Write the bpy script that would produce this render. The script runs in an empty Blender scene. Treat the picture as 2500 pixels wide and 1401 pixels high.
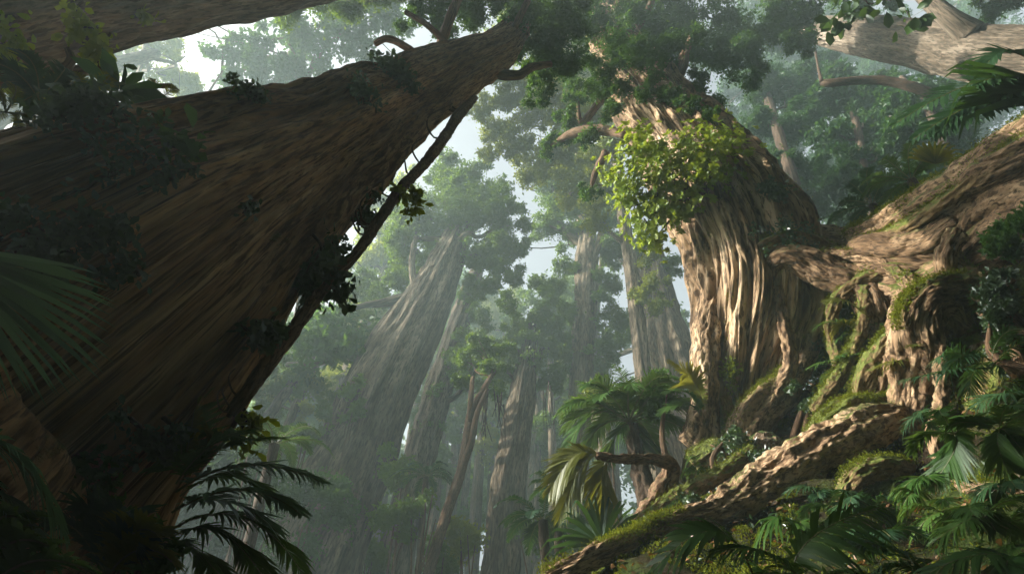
import bpy, math, random
import numpy as np
from mathutils import Vector

random.seed(7)
rng = np.random.default_rng(11)
SC = bpy.context.scene
COL = SC.collection
PITCH = math.radians(42.0)
FPX = 1389.0
HAZE, SKY, SUNP, EXPO = .0037, .15, 5.0, 1.52
CP, SP = math.cos(PITCH), math.sin(PITCH)
SUN_AZ, SUN_EL = math.radians(-94.0), math.radians(24.5)
SUN = np.array([math.sin(SUN_AZ) * math.cos(SUN_EL), math.cos(SUN_AZ) * math.cos(SUN_EL), math.sin(SUN_EL)])

# ------------------------------------------------------------------ basics
def ray(px, py):
    r, u = (px - 1250) / FPX, (700.5 - py) / FPX
    return np.array([r, CP - u * SP, SP + u * CP])
def atd(px, py, d):            # point at a distance d along the view axis
    return ray(px, py) * d
def aty(px, py, Y):            # point in the upright plane Y metres ahead
    r = ray(px, py)
    return r * (Y / r[1])
def atz(px, py, Z):            # point at a height Z
    r = ray(px, py)
    return r * (Z / r[2])
def depth(P):
    P = np.atleast_2d(P)
    return P[:, 1] * CP + P[:, 2] * SP
def project(P):
    d = depth(P)
    u = -P[:, 1] * SP + P[:, 2] * CP
    return 1250 + FPX * P[:, 0] / d, 700.5 - FPX * u / d, d
def unit(v):
    v = np.asarray(v, float)
    return v / (np.linalg.norm(v, axis=-1, keepdims=True) + 1e-9)

_perm = np.random.default_rng(3).permutation(512).astype(np.int64)
_grad = unit(np.random.default_rng(4).normal(size=(512, 3)))
def perlin(P):
    P = np.asarray(P, float)
    I = np.floor(P).astype(np.int64)
    F = P - I
    U = F * F * F * (F * (F * 6 - 15) + 10)
    out = np.zeros(len(P))
    for dx in (0, 1):
        for dy in (0, 1):
            for dz in (0, 1):
                h = _perm[(I[:, 0] + dx) & 511]
                h = _perm[(h + I[:, 1] + dy) & 511]
                h = _perm[(h + I[:, 2] + dz) & 511]
                g = _grad[h]
                D = F - np.array([dx, dy, dz])
                w = (U[:, 0] if dx else 1 - U[:, 0]) * (U[:, 1] if dy else 1 - U[:, 1]) * (U[:, 2] if dz else 1 - U[:, 2])
                out += w * np.einsum('ij,ij->i', g, D)
    return out * 1.6
def fbm(P, oct=3, gain=.5):
    out, a, P = 0, 1, np.asarray(P, float)
    for k in range(oct):
        out = out + a * perlin(P * 2 ** k + 17.3 * k)
        a *= gain
    return out
def ridged(P, oct=2):
    out, a = 0, 1
    for k in range(oct):
        out = out + a * (1 - 2 * np.abs(perlin(P * 2 ** k + 31.7 * k)))
        a *= .5
    return out

def spline(P, n):
    """Catmull-Rom through rows of P, n rows spaced evenly along it (first three columns are position)."""
    P = np.asarray(P, float)
    if len(P) == 2:
        P = np.array([P[0], (P[0] + P[1]) / 2, P[1]])
    Q = np.vstack([2 * P[0] - P[1], P, 2 * P[-1] - P[-2]])
    out = []
    for i in range(1, len(Q) - 2):
        t = np.linspace(0, 1, 24, endpoint=False)[:, None]
        a, b, c, d = Q[i - 1], Q[i], Q[i + 1], Q[i + 2]
        out.append(.5 * (2 * b + (c - a) * t + (2 * a - 5 * b + 4 * c - d) * t ** 2 + (3 * b - a - 3 * c + d) * t ** 3))
    S = np.vstack(out + [Q[-2][None]])
    L = np.concatenate([[0], np.cumsum(np.linalg.norm(np.diff(S[:, :3], axis=0), axis=1))])
    t = np.linspace(0, L[-1], n)
    return np.stack([np.interp(t, L, S[:, k]) for k in range(S.shape[1])], 1), t

def frames(P):
    T = unit(np.gradient(P, axis=0))
    n0 = np.cross(T[0], [0.13, .2, 1.0] if abs(T[0][2]) < .9 else [1, .1, .1])
    N = [unit(n0)]
    for i in range(1, len(P)):
        v = N[-1] - T[i] * np.dot(N[-1], T[i])
        N.append(unit(v))
    N = np.array(N)
    return T, N, np.cross(T, N)

def tube(path, nu, nv, mod=None, amp=.0, freq=1.0, stretch=.12, twist=0.0, lump=0.0, seed=0.0, gnarl=0.0, fine=0.0, crack=0.0, cfreq=2.4):
    """A bark covered limb.  path rows: x,y,z,radius.  Returns verts, faces, grain coordinates, normals."""
    S, s = spline(path, nv)
    P, R = S[:, :3], np.maximum(S[:, 3], .004)
    T, N, B = frames(P)
    a = np.linspace(0, 2 * math.pi, nu, endpoint=False)
    A = a[None, :] + twist * s[:, None]
    rb = R.mean()
    t01 = s / s[-1]
    G = np.stack([np.cos(A) * rb, np.sin(A) * rb, np.repeat(s[:, None], nu, 1) * stretch], -1).reshape(-1, 3) + seed
    RR = np.repeat(R[:, None], nu, 1)
    if mod is not None:
        RR = RR * (1 + mod(A, t01[:, None], s[:, None]))
    RR = RR.reshape(-1)
    Gl = np.stack([np.cos(A) * rb, np.sin(A) * rb, np.repeat(s[:, None], nu, 1) * .55], -1).reshape(-1, 3) + seed + 5
    if lump:
        RR = RR * (1 + lump * fbm(Gl * (.9 / max(rb, .05)), 2))
    if gnarl:
        RR = RR * (1 + gnarl * ridged(G * (.8 / max(rb, .05)) * np.array([1, 1, 1.4]), 2))
    if amp:
        RR = RR + amp * (ridged(G * freq, 2) - .2) + amp * .45 * perlin(G * freq * 3.7)
    if crack:
        Q = G * cfreq * np.array([1, 1, .8])
        W = np.stack([perlin(Q * .7 + 3), perlin(Q * .7 + 13), perlin(Q * .7 + 23)], 1) * .5
        p1 = perlin(Q + W)
        p2 = perlin((Q + W) * 2.1 + 7)
        RR = RR - crack * np.exp(-(p1 / .10) ** 2) - crack * .5 * np.exp(-(p2 / .12) ** 2)
    if fine:
        RR = RR + fine * (ridged(G * freq * 3.1 * np.array([1, 1, .7]) + 40, 2) - .2)
    D = (np.cos(A)[..., None] * N[:, None, :] + np.sin(A)[..., None] * B[:, None, :]).reshape(-1, 3)
    V = np.repeat(P, nu, 0) + D * RR[:, None]
    i, j = np.meshgrid(np.arange(nv - 1), np.arange(nu), indexing='ij')
    k = (j + 1) % nu
    F = np.stack([i * nu + j, i * nu + k, (i + 1) * nu + k, (i + 1) * nu + j], -1).reshape(-1, 4)
    c0, c1 = len(V), len(V) + 1
    V = np.vstack([V, P[0] - T[0] * R[0] * .15, P[-1] + T[-1] * R[-1] * .5])
    G = np.vstack([G, G[:nu].mean(0), G[-nu:].mean(0)])
    jj = np.arange(nu)
    kk = (jj + 1) % nu
    tri = np.vstack([np.stack([np.full(nu, c0), kk, jj, jj], 1), np.stack([np.full(nu, c1), (nv - 1) * nu + jj, (nv - 1) * nu + kk, (nv - 1) * nu + kk], 1)])
    D = np.vstack([D, -T[0], T[-1]])
    return V, (F, tri[:, :3]), G, D

def join(parts):
    Vs, Fq, Ft, Gs, Ds, o = [], [], [], [], [], 0
    for V, (q, t), G, D in parts:
        Vs.append(V); Gs.append(G); Ds.append(D)
        Fq.append(q + o); Ft.append(t + o)
        o += len(V)
    return np.vstack(Vs), (np.vstack(Fq), np.vstack(Ft)), np.vstack(Gs), np.vstack(Ds)

# ------------------------------------------------------------------ objects
def thing(name, label, cat, loc=(0, 0, 0), group=None):
    o = bpy.data.objects.new(name, None)
    o.empty_display_size = .2
    COL.objects.link(o)
    o.location = [float(v) for v in loc]
    o['label'], o['category'] = label, cat
    if group: o['group'] = group
    return o
def base_of(o):
    p = Vector((0, 0, 0))
    while o is not None:
        p = p + o.location
        o = o.parent
    return np.array(p)
def mesh_data(name, V, F, mat, vec=None, tint=None, smooth=True):
    """F: an (n,4) or (n,3) array, or a pair of both."""
    if not isinstance(F, tuple): F = (F,)
    me = bpy.data.meshes.new(name)
    nl = sum(f.size for f in F)
    npoly = sum(len(f) for f in F)
    me.vertices.add(len(V)); me.loops.add(nl); me.polygons.add(npoly)
    me.vertices.foreach_set('co', np.ascontiguousarray(V, dtype=np.float32).ravel())
    me.loops.foreach_set('vertex_index', np.concatenate([f.ravel() for f in F]).astype(np.int32))
    tot = np.concatenate([np.full(len(f), f.shape[1]) for f in F])
    me.polygons.foreach_set('loop_start', np.concatenate([[0], np.cumsum(tot)[:-1]]).astype(np.int32))
    me.polygons.foreach_set('use_smooth', np.full(npoly, smooth))
    if vec is not None:
        at = me.attributes.new('grain', 'FLOAT_VECTOR', 'POINT')
        at.data.foreach_set('vector', np.ascontiguousarray(vec, dtype=np.float32).ravel())
    if tint is not None:
        at = me.attributes.new('tint', 'FLOAT', 'POINT')
        at.data.foreach_set('value', np.ascontiguousarray(tint, dtype=np.float32).ravel())
    me.materials.append(mat)
    me.update(calc_edges=True)
    return me
def obj(name, V, F, mat, parent=None, vec=None, tint=None, smooth=True):
    V = np.asarray(V, float)
    if parent is not None: V = V - base_of(parent)
    o = bpy.data.objects.new(name, mesh_data(name, V, F, mat, vec, tint, smooth))
    COL.objects.link(o)
    o.parent = parent
    return o
def limb(name, parts, mat, parent):
    if not isinstance(parts, list): parts = [parts]
    V, F, G, D = join(parts)
    o = obj(name, V, F, mat, parent, vec=G)
    return o
def copy_tree(o, parent=None):
    c = o.copy()
    COL.objects.link(c)
    c.parent = parent
    for ch in [x for x in KIDS.get(o.name, [])]:
        copy_tree(ch, c)
    return c
KIDS = {}

# ------------------------------------------------------------------ materials
def new_mat(name):
    m = bpy.data.materials.new(name)
    m.use_nodes = True
    nt = m.node_tree
    nt.nodes.clear()
    return m, nt, nt.nodes, nt.links
def ramp(N, L, src, stops):
    r = N.new('ShaderNodeValToRGB')
    while len(r.color_ramp.elements) < len(stops): r.color_ramp.elements.new(.5)
    for e, (p, c) in zip(r.color_ramp.elements, stops):
        e.position = p
        e.color = (*c, 1)
    L.new(src, r.inputs[0])
    return r.outputs[0]
def mathn(N, L, op, a, b=None, clamp=False):
    m = N.new('ShaderNodeMath'); m.operation = op; m.use_clamp = clamp
    for i, v in enumerate((a, b)):
        if v is None: continue
        if isinstance(v, (int, float)): m.inputs[i].default_value = v
        else: L.new(v, m.inputs[i])
    return m.outputs[0]
def mixc(N, L, fac, a, b):
    m = N.new('ShaderNodeMix'); m.data_type = 'RGBA'
    for k, v in ((0, fac), (6, a), (7, b)):
        if isinstance(v, (int, float)): m.inputs[k].default_value = v
        elif isinstance(v, tuple): m.inputs[k].default_value = (*v, 1)
        else: L.new(v, m.inputs[k])
    return m.outputs[2]
def noise(N, L, vec, scale, detail=4, rough=.55, dist=0.0):
    n = N.new('ShaderNodeTexNoise'); n.inputs['Scale'].default_value = scale
    n.inputs['Detail'].default_value = detail; n.inputs['Roughness'].default_value = rough
    n.inputs['Distortion'].default_value = dist
    L.new(vec, n.inputs['Vector'])
    return n.outputs[0]
def bark(name, dark, mid, light, scale=1.0, moss=0.0, mosscol=(.05, .075, .015), bump=.05, rough=.85):
    m, nt, N, L = new_mat(name)
    g = N.new('ShaderNodeAttribute'); g.attribute_name = 'grain'
    v = g.outputs['Vector']
    n1 = noise(N, L, v, 3.2 * scale, 6, .62, .4)
    n2 = noise(N, L, v, 13 * scale, 4, .6, .3)
    n3 = noise(N, L, v, .55 * scale, 3, .5)
    vo = N.new('ShaderNodeTexVoronoi'); vo.feature = 'DISTANCE_TO_EDGE'; vo.inputs['Scale'].default_value = 3.6 * scale
    wv = N.new('ShaderNodeVectorMath'); wv.operation = 'ADD'
    nn = N.new('ShaderNodeTexNoise'); nn.inputs['Scale'].default_value = 2.5 * scale; L.new(v, nn.inputs['Vector'])
    sc = N.new('ShaderNodeVectorMath'); sc.operation = 'SCALE'; sc.inputs['Scale'].default_value = .5 / scale
    L.new(nn.outputs['Color'], sc.inputs[0]); L.new(v, wv.inputs[0]); L.new(sc.outputs[0], wv.inputs[1])
    L.new(wv.outputs[0], vo.inputs['Vector'])
    crack = mathn(N, L, 'MULTIPLY', vo.outputs['Distance'], 6.0, True)
    base = ramp(N, L, n1, [(.37, dark), (.49, mid), (.63, light)])
    fine = ramp(N, L, n2, [(.4, tuple(c * .5 for c in mid)), (.6, tuple(min(1, c * 1.35) for c in mid))])
    c = mixc(N, L, .42, base, fine)
    fis = N.new('ShaderNodeTexNoise'); fis.noise_type = 'RIDGED_MULTIFRACTAL'; fis.inputs['Scale'].default_value = 4.5 * scale
    fis.inputs['Detail'].default_value = 3; L.new(wv.outputs[0], fis.inputs['Vector'])
    fib = noise(N, L, v, 21 * scale / 1.5, 3, .6, .2)
    c = mixc(N, L, mathn(N, L, 'MULTIPLY', mathn(N, L, 'MULTIPLY', mathn(N, L, 'SUBTRACT', .5, fib), 11, True), .8), c, tuple(x * .8 for x in dark))
    fk = mathn(N, L, 'MULTIPLY', mathn(N, L, 'SUBTRACT', fis.outputs[0], .95), 2.2, True)
    c = mixc(N, L, mathn(N, L, 'MULTIPLY', fk, .75), c, tuple(x * .5 for x in dark))
    patch = ramp(N, L, n3, [(.4, (.68, .62, .56)), (.6, (1.15, 1.1, 1.05))])
    mul = N.new('ShaderNodeMix'); mul.data_type = 'RGBA'; mul.blend_type = 'MULTIPLY'; mul.inputs[0].default_value = 1
    L.new(c, mul.inputs[6]); L.new(patch, mul.inputs[7])
    c = mul.outputs[2]
    h = mathn(N, L, 'ADD', mathn(N, L, 'MULTIPLY', n1, 1.0), mathn(N, L, 'ADD', mathn(N, L, 'MULTIPLY', n2, .4), mathn(N, L, 'SUBTRACT', mathn(N, L, 'MULTIPLY', crack, .3), mathn(N, L, 'SUBTRACT', mathn(N, L, 'MULTIPLY', fk, .6), mathn(N, L, 'MULTIPLY', fib, .5)))))
    rsock = rough
    if moss > 0:
        geo = N.new('ShaderNodeNewGeometry')
        sp = N.new('ShaderNodeSeparateXYZ'); L.new(geo.outputs['Normal'], sp.inputs[0])
        pn = noise(N, L, geo.outputs['Position'], .9, 5, .65)
        pf = noise(N, L, geo.outputs['Position'], 14, 3, .7)
        k = mathn(N, L, 'ADD', mathn(N, L, 'MULTIPLY', sp.outputs[2], .45), mathn(N, L, 'MULTIPLY', pn, 1.5))
        k = mathn(N, L, 'ADD', k, mathn(N, L, 'MULTIPLY', pf, .35))
        k = mathn(N, L, 'MULTIPLY', mathn(N, L, 'SUBTRACT', k, 1.36 - .5 * moss), 5.0, True)
        mc = ramp(N, L, pf, [(.3, tuple(x * .55 for x in mosscol)), (.7, tuple(x * 1.5 for x in mosscol))])
        c = mixc(N, L, k, c, mc)
        h = mathn(N, L, 'ADD', h, mathn(N, L, 'MULTIPLY', mathn(N, L, 'MULTIPLY', k, pf), .8))
    b = N.new('ShaderNodeBump'); b.inputs['Strength'].default_value = .9; b.inputs['Distance'].default_value = bump
    L.new(h, b.inputs['Height'])
    p = N.new('ShaderNodeBsdfPrincipled'); p.inputs['Roughness'].default_value = rough
    p.inputs['Specular IOR Level'].default_value = .25
    L.new(c, p.inputs['Base Color']); L.new(b.outputs[0], p.inputs['Normal'])
    o = N.new('ShaderNodeOutputMaterial'); L.new(p.outputs[0], o.inputs[0])
    return m
def leafmat(name, a, b, trans=.45, tcol=None, gloss=.05, rough=.4):
    m, nt, N, L = new_mat(name)
    g = N.new('ShaderNodeAttribute'); g.attribute_name = 'tint'
    c = ramp(N, L, g.outputs['Fac'], [(0.0, a), (1.0, b)])
    d = N.new('ShaderNodeBsdfDiffuse'); L.new(c, d.inputs[0])
    t = N.new('ShaderNodeBsdfTranslucent')
    tc = mixc(N, L, .65, c, tcol or (b[0] * 2.2, b[1] * 1.9, b[2] * .6))
    L.new(tc, t.inputs[0])
    mx = N.new('ShaderNodeMixShader'); mx.inputs[0].default_value = trans
    L.new(d.outputs[0], mx.inputs[1]); L.new(t.outputs[0], mx.inputs[2])
    gl = N.new('ShaderNodeBsdfGlossy'); gl.inputs['Roughness'].default_value = rough
    gl.inputs[0].default_value = (.9, .95, 1, 1)
    m2 = N.new('ShaderNodeMixShader'); m2.inputs[0].default_value = gloss
    L.new(mx.outputs[0], m2.inputs[1]); L.new(gl.outputs[0], m2.inputs[2])
    o = N.new('ShaderNodeOutputMaterial'); L.new(m2.outputs[0], o.inputs[0])
    return m
def soilmat(name):
    m, nt, N, L = new_mat(name)
    geo = N.new('ShaderNodeNewGeometry')
    n1 = noise(N, L, geo.outputs['Position'], .8, 6, .65)
    n2 = noise(N, L, geo.outputs['Position'], 9, 5, .7)
    c1 = ramp(N, L, n2, [(.3, (.012, .009, .006)), (.7, (.05, .034, .02))])
    c2 = ramp(N, L, n2, [(.3, (.012, .02, .005)), (.7, (.05, .075, .016))])
    c = mixc(N, L, mathn(N, L, 'MULTIPLY', mathn(N, L, 'SUBTRACT', n1, .42), 7, True), c1, c2)
    b = N.new('ShaderNodeBump'); b.inputs['Distance'].default_value = .12
    L.new(n2, b.inputs['Height'])
    p = N.new('ShaderNodeBsdfPrincipled'); p.inputs['Roughness'].default_value = .95; p.inputs['Specular IOR Level'].default_value = .1
    L.new(c, p.inputs['Base Color']); L.new(b.outputs[0], p.inputs['Normal'])
    o = N.new('ShaderNodeOutputMaterial'); L.new(p.outputs[0], o.inputs[0])
    return m

M = {
    'giant': bark('giant_bark', (.08, .04, .02), (.34, .20, .10), (.64, .46, .28), 3.4, .36, bump=.05),
    'grey': bark('grey_bark', (.045, .036, .025), (.125, .098, .068), (.26, .215, .16), 1.6, .28, bump=.06),
    'pale': bark('pale_bark', (.06, .05, .037), (.155, .132, .10), (.29, .26, .215), 1.4, .25, bump=.05),
    'lit': bark('golden_bark', (.045, .028, .016), (.29, .21, .13), (.62, .51, .37), 1.5, .28, mosscol=(.06, .075, .014), bump=.07),
    'root': bark('root_bark', (.05, .032, .018), (.24, .165, .10), (.46, .355, .235), 1.8, .55, mosscol=(.07, .085, .016), bump=.045),
    'drift': bark('driftwood', (.09, .055, .032), (.36, .255, .16), (.60, .47, .33), 2.0, .42, mosscol=(.07, .085, .016), bump=.04),
    'mossroot': bark('mossy_root_bark', (.11, .075, .038), (.22, .16, .08), (.3, .23, .12), 2.2, 1.05, mosscol=(.085, .105, .02), bump=.035),
    'mid': bark('forest_bark', (.04, .033, .023), (.135, .112, .08), (.27, .235, .175), .9, .3, bump=.12),
    'vine': bark('vine_bark', (.06, .04, .025), (.14, .09, .055), (.22, .15, .09), 3.0, .3, bump=.02),
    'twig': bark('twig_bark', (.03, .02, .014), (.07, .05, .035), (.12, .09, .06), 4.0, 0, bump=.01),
    'leaf_mid': leafmat('canopy_leaf', (.022, .068, .008), (.085, .165, .014), .5, (.20, .30, .015), gloss=.025),
    'leaf_deep': leafmat('deep_green_leaf', (.012, .048, .012), (.045, .12, .018), .45, (.13, .24, .02), gloss=.015),
    'leaf_shaded': leafmat('painted_shade_leaf', (.006, .030, .008), (.026, .078, .013), .4, (.08, .17, .015), gloss=.012),  # canopy green darkened, shade of the hillside put into the colour
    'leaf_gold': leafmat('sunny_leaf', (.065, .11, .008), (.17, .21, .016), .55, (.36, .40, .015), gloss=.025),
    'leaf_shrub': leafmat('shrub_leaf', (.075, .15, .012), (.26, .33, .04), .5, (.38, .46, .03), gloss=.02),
    'leaf_ivy': leafmat('ivy_leaf', (.012, .035, .010), (.04, .085, .018), .3, gloss=.07),
    'frond': leafmat('fern_frond', (.025, .07, .014), (.07, .14, .03), .36, (.14, .22, .03), gloss=.015, rough=.42),
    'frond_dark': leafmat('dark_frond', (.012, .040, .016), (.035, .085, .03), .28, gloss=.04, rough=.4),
    'frond_sheen': leafmat('glossy_frond', (.05, .115, .05), (.11, .21, .09), .3, (.16, .28, .08), gloss=.08, rough=.35),
    'frond_gold': leafmat('yellowing_frond', (.055, .08, .014), (.13, .14, .026), .42, gloss=.02),
    'moss': leafmat('moss', (.045, .065, .007), (.15, .18, .022), .3, gloss=.0),
    'litter': leafmat('dead_leaf', (.05, .026, .010), (.19, .105, .04), .15, gloss=.03),
    'stem': leafmat('stem', (.07, .075, .02), (.12, .12, .03), .1, gloss=.05),
    'soil': soilmat('forest_soil'),
    'rock': bark('mossy_rock', (.10, .075, .055), (.22, .165, .115), (.34, .27, .2), 2.0, .6, bump=.06),
}

# ------------------------------------------------------------------ leaves
def leaf_mesh(P, axis, nrm, Ln, W, shape='diamond'):
    """Leaves based at P, pointing along axis.  Returns verts, faces."""
    n = len(P)
    axis = unit(axis)
    side = unit(np.cross(axis, nrm))
    up = np.cross(side, axis)
    Ln = np.broadcast_to(np.asarray(Ln, float), (n,))[:, None]
    W = np.broadcast_to(np.asarray(W, float), (n,))[:, None]
    if shape == 'diamond':
        V = np.stack([P, P + axis * Ln * .45 + side * W * .5 + up * W * .12, P + axis * Ln - up * Ln * .08, P + axis * Ln * .45 - side * W * .5 + up * W * .12], 1)
        F = np.arange(4 * n).reshape(n, 4)
        return V.reshape(-1, 3), F, 4
    # a rounded leaf folded along its midrib: two quads + two tips (8 verts)
    prof = [(0, 0, 0), (.3, .36, .10), (.62, .5, .10), (.88, .3, .02)]
    mid = [P, P + axis * Ln * .3 , P + axis * Ln * .62 - up * Ln * .02, P + axis * Ln - up * Ln * .1]
    l1 = P + axis * Ln * .32 + side * W * .36 + up * W * .14
    l2 = P + axis * Ln * .72 + side * W * .5 + up * W * .12 - up * Ln * .03
    r1 = P + axis * Ln * .32 - side * W * .36 + up * W * .14
    r2 = P + axis * Ln * .72 - side * W * .5 + up * W * .12 - up * Ln * .03
    V = np.stack([mid[0], mid[2], mid[3], l1, l2, r1, r2], 1)
    b = np.arange(n)[:, None] * 7
    F = np.vstack([b + np.array([[0, 1, 4, 3]]), b + np.array([[0, 5, 6, 1]])])
    T = np.vstack([b + np.array([[1, 2, 4]]), b + np.array([[1, 6, 2]])])
    return V.reshape(-1, 3), (F, T), 7

def cloud(c, R, n, sub=14, flat=.75):
    """Points of an uneven clump: a swarm of smaller puffs."""
    k = max(5, int(sub))
    d = unit(rng.normal(size=(k, 3))) * (rng.random((k, 1)) ** .45) * R * .85
    d[:, 2] *= flat
    w = rng.random(k) + .3
    idx = rng.choice(k, size=n, p=w / w.sum())
    d *= .75 + .5 * rng.random(3)
    sr = R * (.10 + .26 * rng.random(k))
    p = rng.normal(size=(n, 3)) * .6
    p[:, 2] *= .3
    tilt = .45 * rng.normal(size=(k, 2))
    p[:, 2] += p[:, 0] * tilt[idx, 0] + p[:, 1] * tilt[idx, 1]
    out = d[idx] + p * sr[idx][:, None]
    stray = rng.random(n) < .04
    s = rng.normal(size=(n, 3)) * R * .42
    s[:, 2] *= .8
    out[stray] = s[stray]
    return c + out, idx

def crown_mesh(clumps, leaf_scale=.0052, cover=1.5, shape='diamond', sub=38, minleaf=.1):
    """clumps: (centre, radius).  Returns verts, faces, tint."""
    Ps, Ls, Ts = [], [], []
    for c, R in clumps:
        Ln = max(minleaf, leaf_scale * np.linalg.norm(c))
        n = int(cover * math.pi * R * R / (.25 * Ln * Ln * .55))
        n = max(60, min(int(n * 1.9), 26000))
        p, idx = cloud(c, R, n, sub)
        base = rng.random()
        pt = rng.random(int(idx.max()) + 1)
        Ps.append(p); Ls.append(Ln * (.7 + .6 * rng.random(n)))
        Ts.append(np.clip(.25 * base + .4 * pt[idx] + .45 * rng.random(n), 0, 1))
    P, Ln, T = np.vstack(Ps), np.concatenate(Ls), np.concatenate(Ts)
    n = len(P)
    ax = unit(rng.normal(size=(n, 3)) + np.array([0, 0, -.25]))
    nr = unit(rng.normal(size=(n, 3)) + np.array([0, 0, .9]))
    V, F, k = leaf_mesh(P, ax, nr, Ln, Ln * .52, shape)
    return V, F, np.repeat(T, k)

def branch_parts(p0, p1, r0, r1=.03, wob=.07, nu=9, nv=16, twigs=3, seed=0):
    p0, p1 = np.asarray(p0), np.asarray(p1)
    Ld = np.linalg.norm(p1 - p0)
    m1 = p0 + (p1 - p0) * .35 + rng.normal(size=3) * Ld * wob + np.array([0, 0, -.05 * Ld])
    m2 = p0 + (p1 - p0) * .7 + rng.normal(size=3) * Ld * wob * .8
    path = [(*p0, r0), (*m1, r0 * .72), (*m2, r0 * .5), (*p1, r1)]
    out = [tube(path, nu, nv, lump=.15, seed=seed)]
    for k in range(twigs):
        t = .35 + .55 * rng.random()
        q = m1 * (1 - t) + m2 * t if t < .6 else m2 * (1 - t) + p1 * t
        e = q + unit(rng.normal(size=3) + (p1 - p0) / Ld * .7) * Ld * (.18 + .25 * rng.random())
        out.append(tube([(*q, r0 * .35), (*((q + e) / 2 + rng.normal(size=3) * Ld * .05), r0 * .22), (*e, r1 * .6)], 6, 8, seed=seed))
    return out

# ------------------------------------------------------------------ ground
_ctl = np.array([
    [.54, 8.1, 2.0], [2.16, 10.13, 3.4], [4.47, 12.58, 6.2], [6.05, 12.69, 6.5], [3.96, 10.82, 4.2], [5.94, 10.29, 4.8], [5.81, 8.36, 3.2],
    [4.05, 7.74, 2.4], [2.43, 7.92, 2.2], [7.45, 7.99, 4.4], [4.97, 6.34, 1.6], [8.9, 7.43, 6.4], [9.8, 8.3, 8.0], [8.87, 11.2, 9.0], [7.92, 9.23, 6.0],
    [7.78, 11.2, 7.3], [9.6, 5.65, 7.0], [13, 8, 10.5], [14, 13, 11.5], [11, 15, 8.0], [7, 17, 3.5], [3, 16, .5], [0, 12, -.6], [-2.5, 9, -.2], [-5, 8.6, .8], [-7, 4, -.2],
    [0, 0, -1.6], [2, 4, -.6], [5, 3.5, 0], [9, 2, 4.5], [-4, 5, 0], [-12, 6, -.5], [-9, 12, -1], [-6, 18, -2], [2, 22, -2], [12, 24, 1], [20, 20, 7], [20, 8, 12],
    [-20, 18, -1], [-20, 0, 0], [0, -12, -1.5], [14, -8, 4], [0, 32, -2.5], [20, 34, 1], [-24, 34, -1], [26, -2, 11], [0, -24, -1.5], [-30, -10, 0]], float)
def _phi(r): return r ** 3
_A = _phi(np.linalg.norm(_ctl[:, None, :2] - _ctl[None, :, :2], axis=-1)) + np.eye(len(_ctl)) * 6.0
_Pm = np.c_[np.ones(len(_ctl)), _ctl[:, :2]]
_S = np.block([[_A, _Pm], [_Pm.T, np.zeros((3, 3))]])
_w = np.linalg.solve(_S, np.r_[_ctl[:, 2], 0, 0, 0])
def ground_z(X, Y, rough=True):
    X, Y = np.atleast_1d(X).astype(float), np.atleast_1d(Y).astype(float)
    out = np.empty_like(X)
    for i in range(0, len(X), 20000):
        x, y = X[i:i + 20000], Y[i:i + 20000]
        r = np.hypot(x[:, None] - _ctl[None, :, 0], y[:, None] - _ctl[None, :, 1])
        out[i:i + 20000] = _phi(r) @ _w[:-3] + _w[-3] + x * _w[-2] + y * _w[-1]
    r = np.hypot(X - 3, Y - 8)
    k = np.clip((r - 20) / 14, 0, 1); k = k * k * (3 - 2 * k)
    far = -2 + 2.2 * perlin(np.stack([X * .03, Y * .03, X * 0], 1)) + np.clip((np.hypot(X, Y) - 70) / 80, 0, 1) ** 1.3 * 16
    z = out * (1 - k) + far * k
    if rough:
        q = np.stack([X, Y, X * 0], 1)
        z = z + .16 * fbm(q * 1.1, 3) + .10 * fbm(q * 3.2 + 4, 2) + .3 * np.clip(perlin(q * .8 + 9), 0, 1)
    return z
gx = np.concatenate([np.linspace(-150, -16, 60, endpoint=False), np.linspace(-16, 18, 300, endpoint=False), np.linspace(18, 150, 60)])
gy = np.concatenate([np.linspace(-150, -4, 50, endpoint=False), np.linspace(-4, 22, 240, endpoint=False), np.linspace(22, 150, 70)])
GX, GY = np.meshgrid(gx, gy)
GZ = ground_z(GX.ravel(), GY.ravel())
nX, nY = len(gx), len(gy)
ii, jj = np.meshgrid(np.arange(nY - 1), np.arange(nX - 1), indexing='ij')
GF = np.stack([ii * nX + jj, ii * nX + jj + 1, (ii + 1) * nX + jj + 1, (ii + 1) * nX + jj], -1).reshape(-1, 4)
g = obj('ground', np.stack([GX.ravel(), GY.ravel(), GZ], 1), GF, M['soil'])
g['kind'] = 'structure'
def on_ground(px, py, d0=3.0, d1=40.0):
    d = np.linspace(d0, d1, 600)
    P = ray(px, py)[None] * d[:, None]
    hit = np.nonzero(P[:, 2] < ground_z(P[:, 0], P[:, 1], False))[0]
    return P[hit[0]] if len(hit) else None

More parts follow.
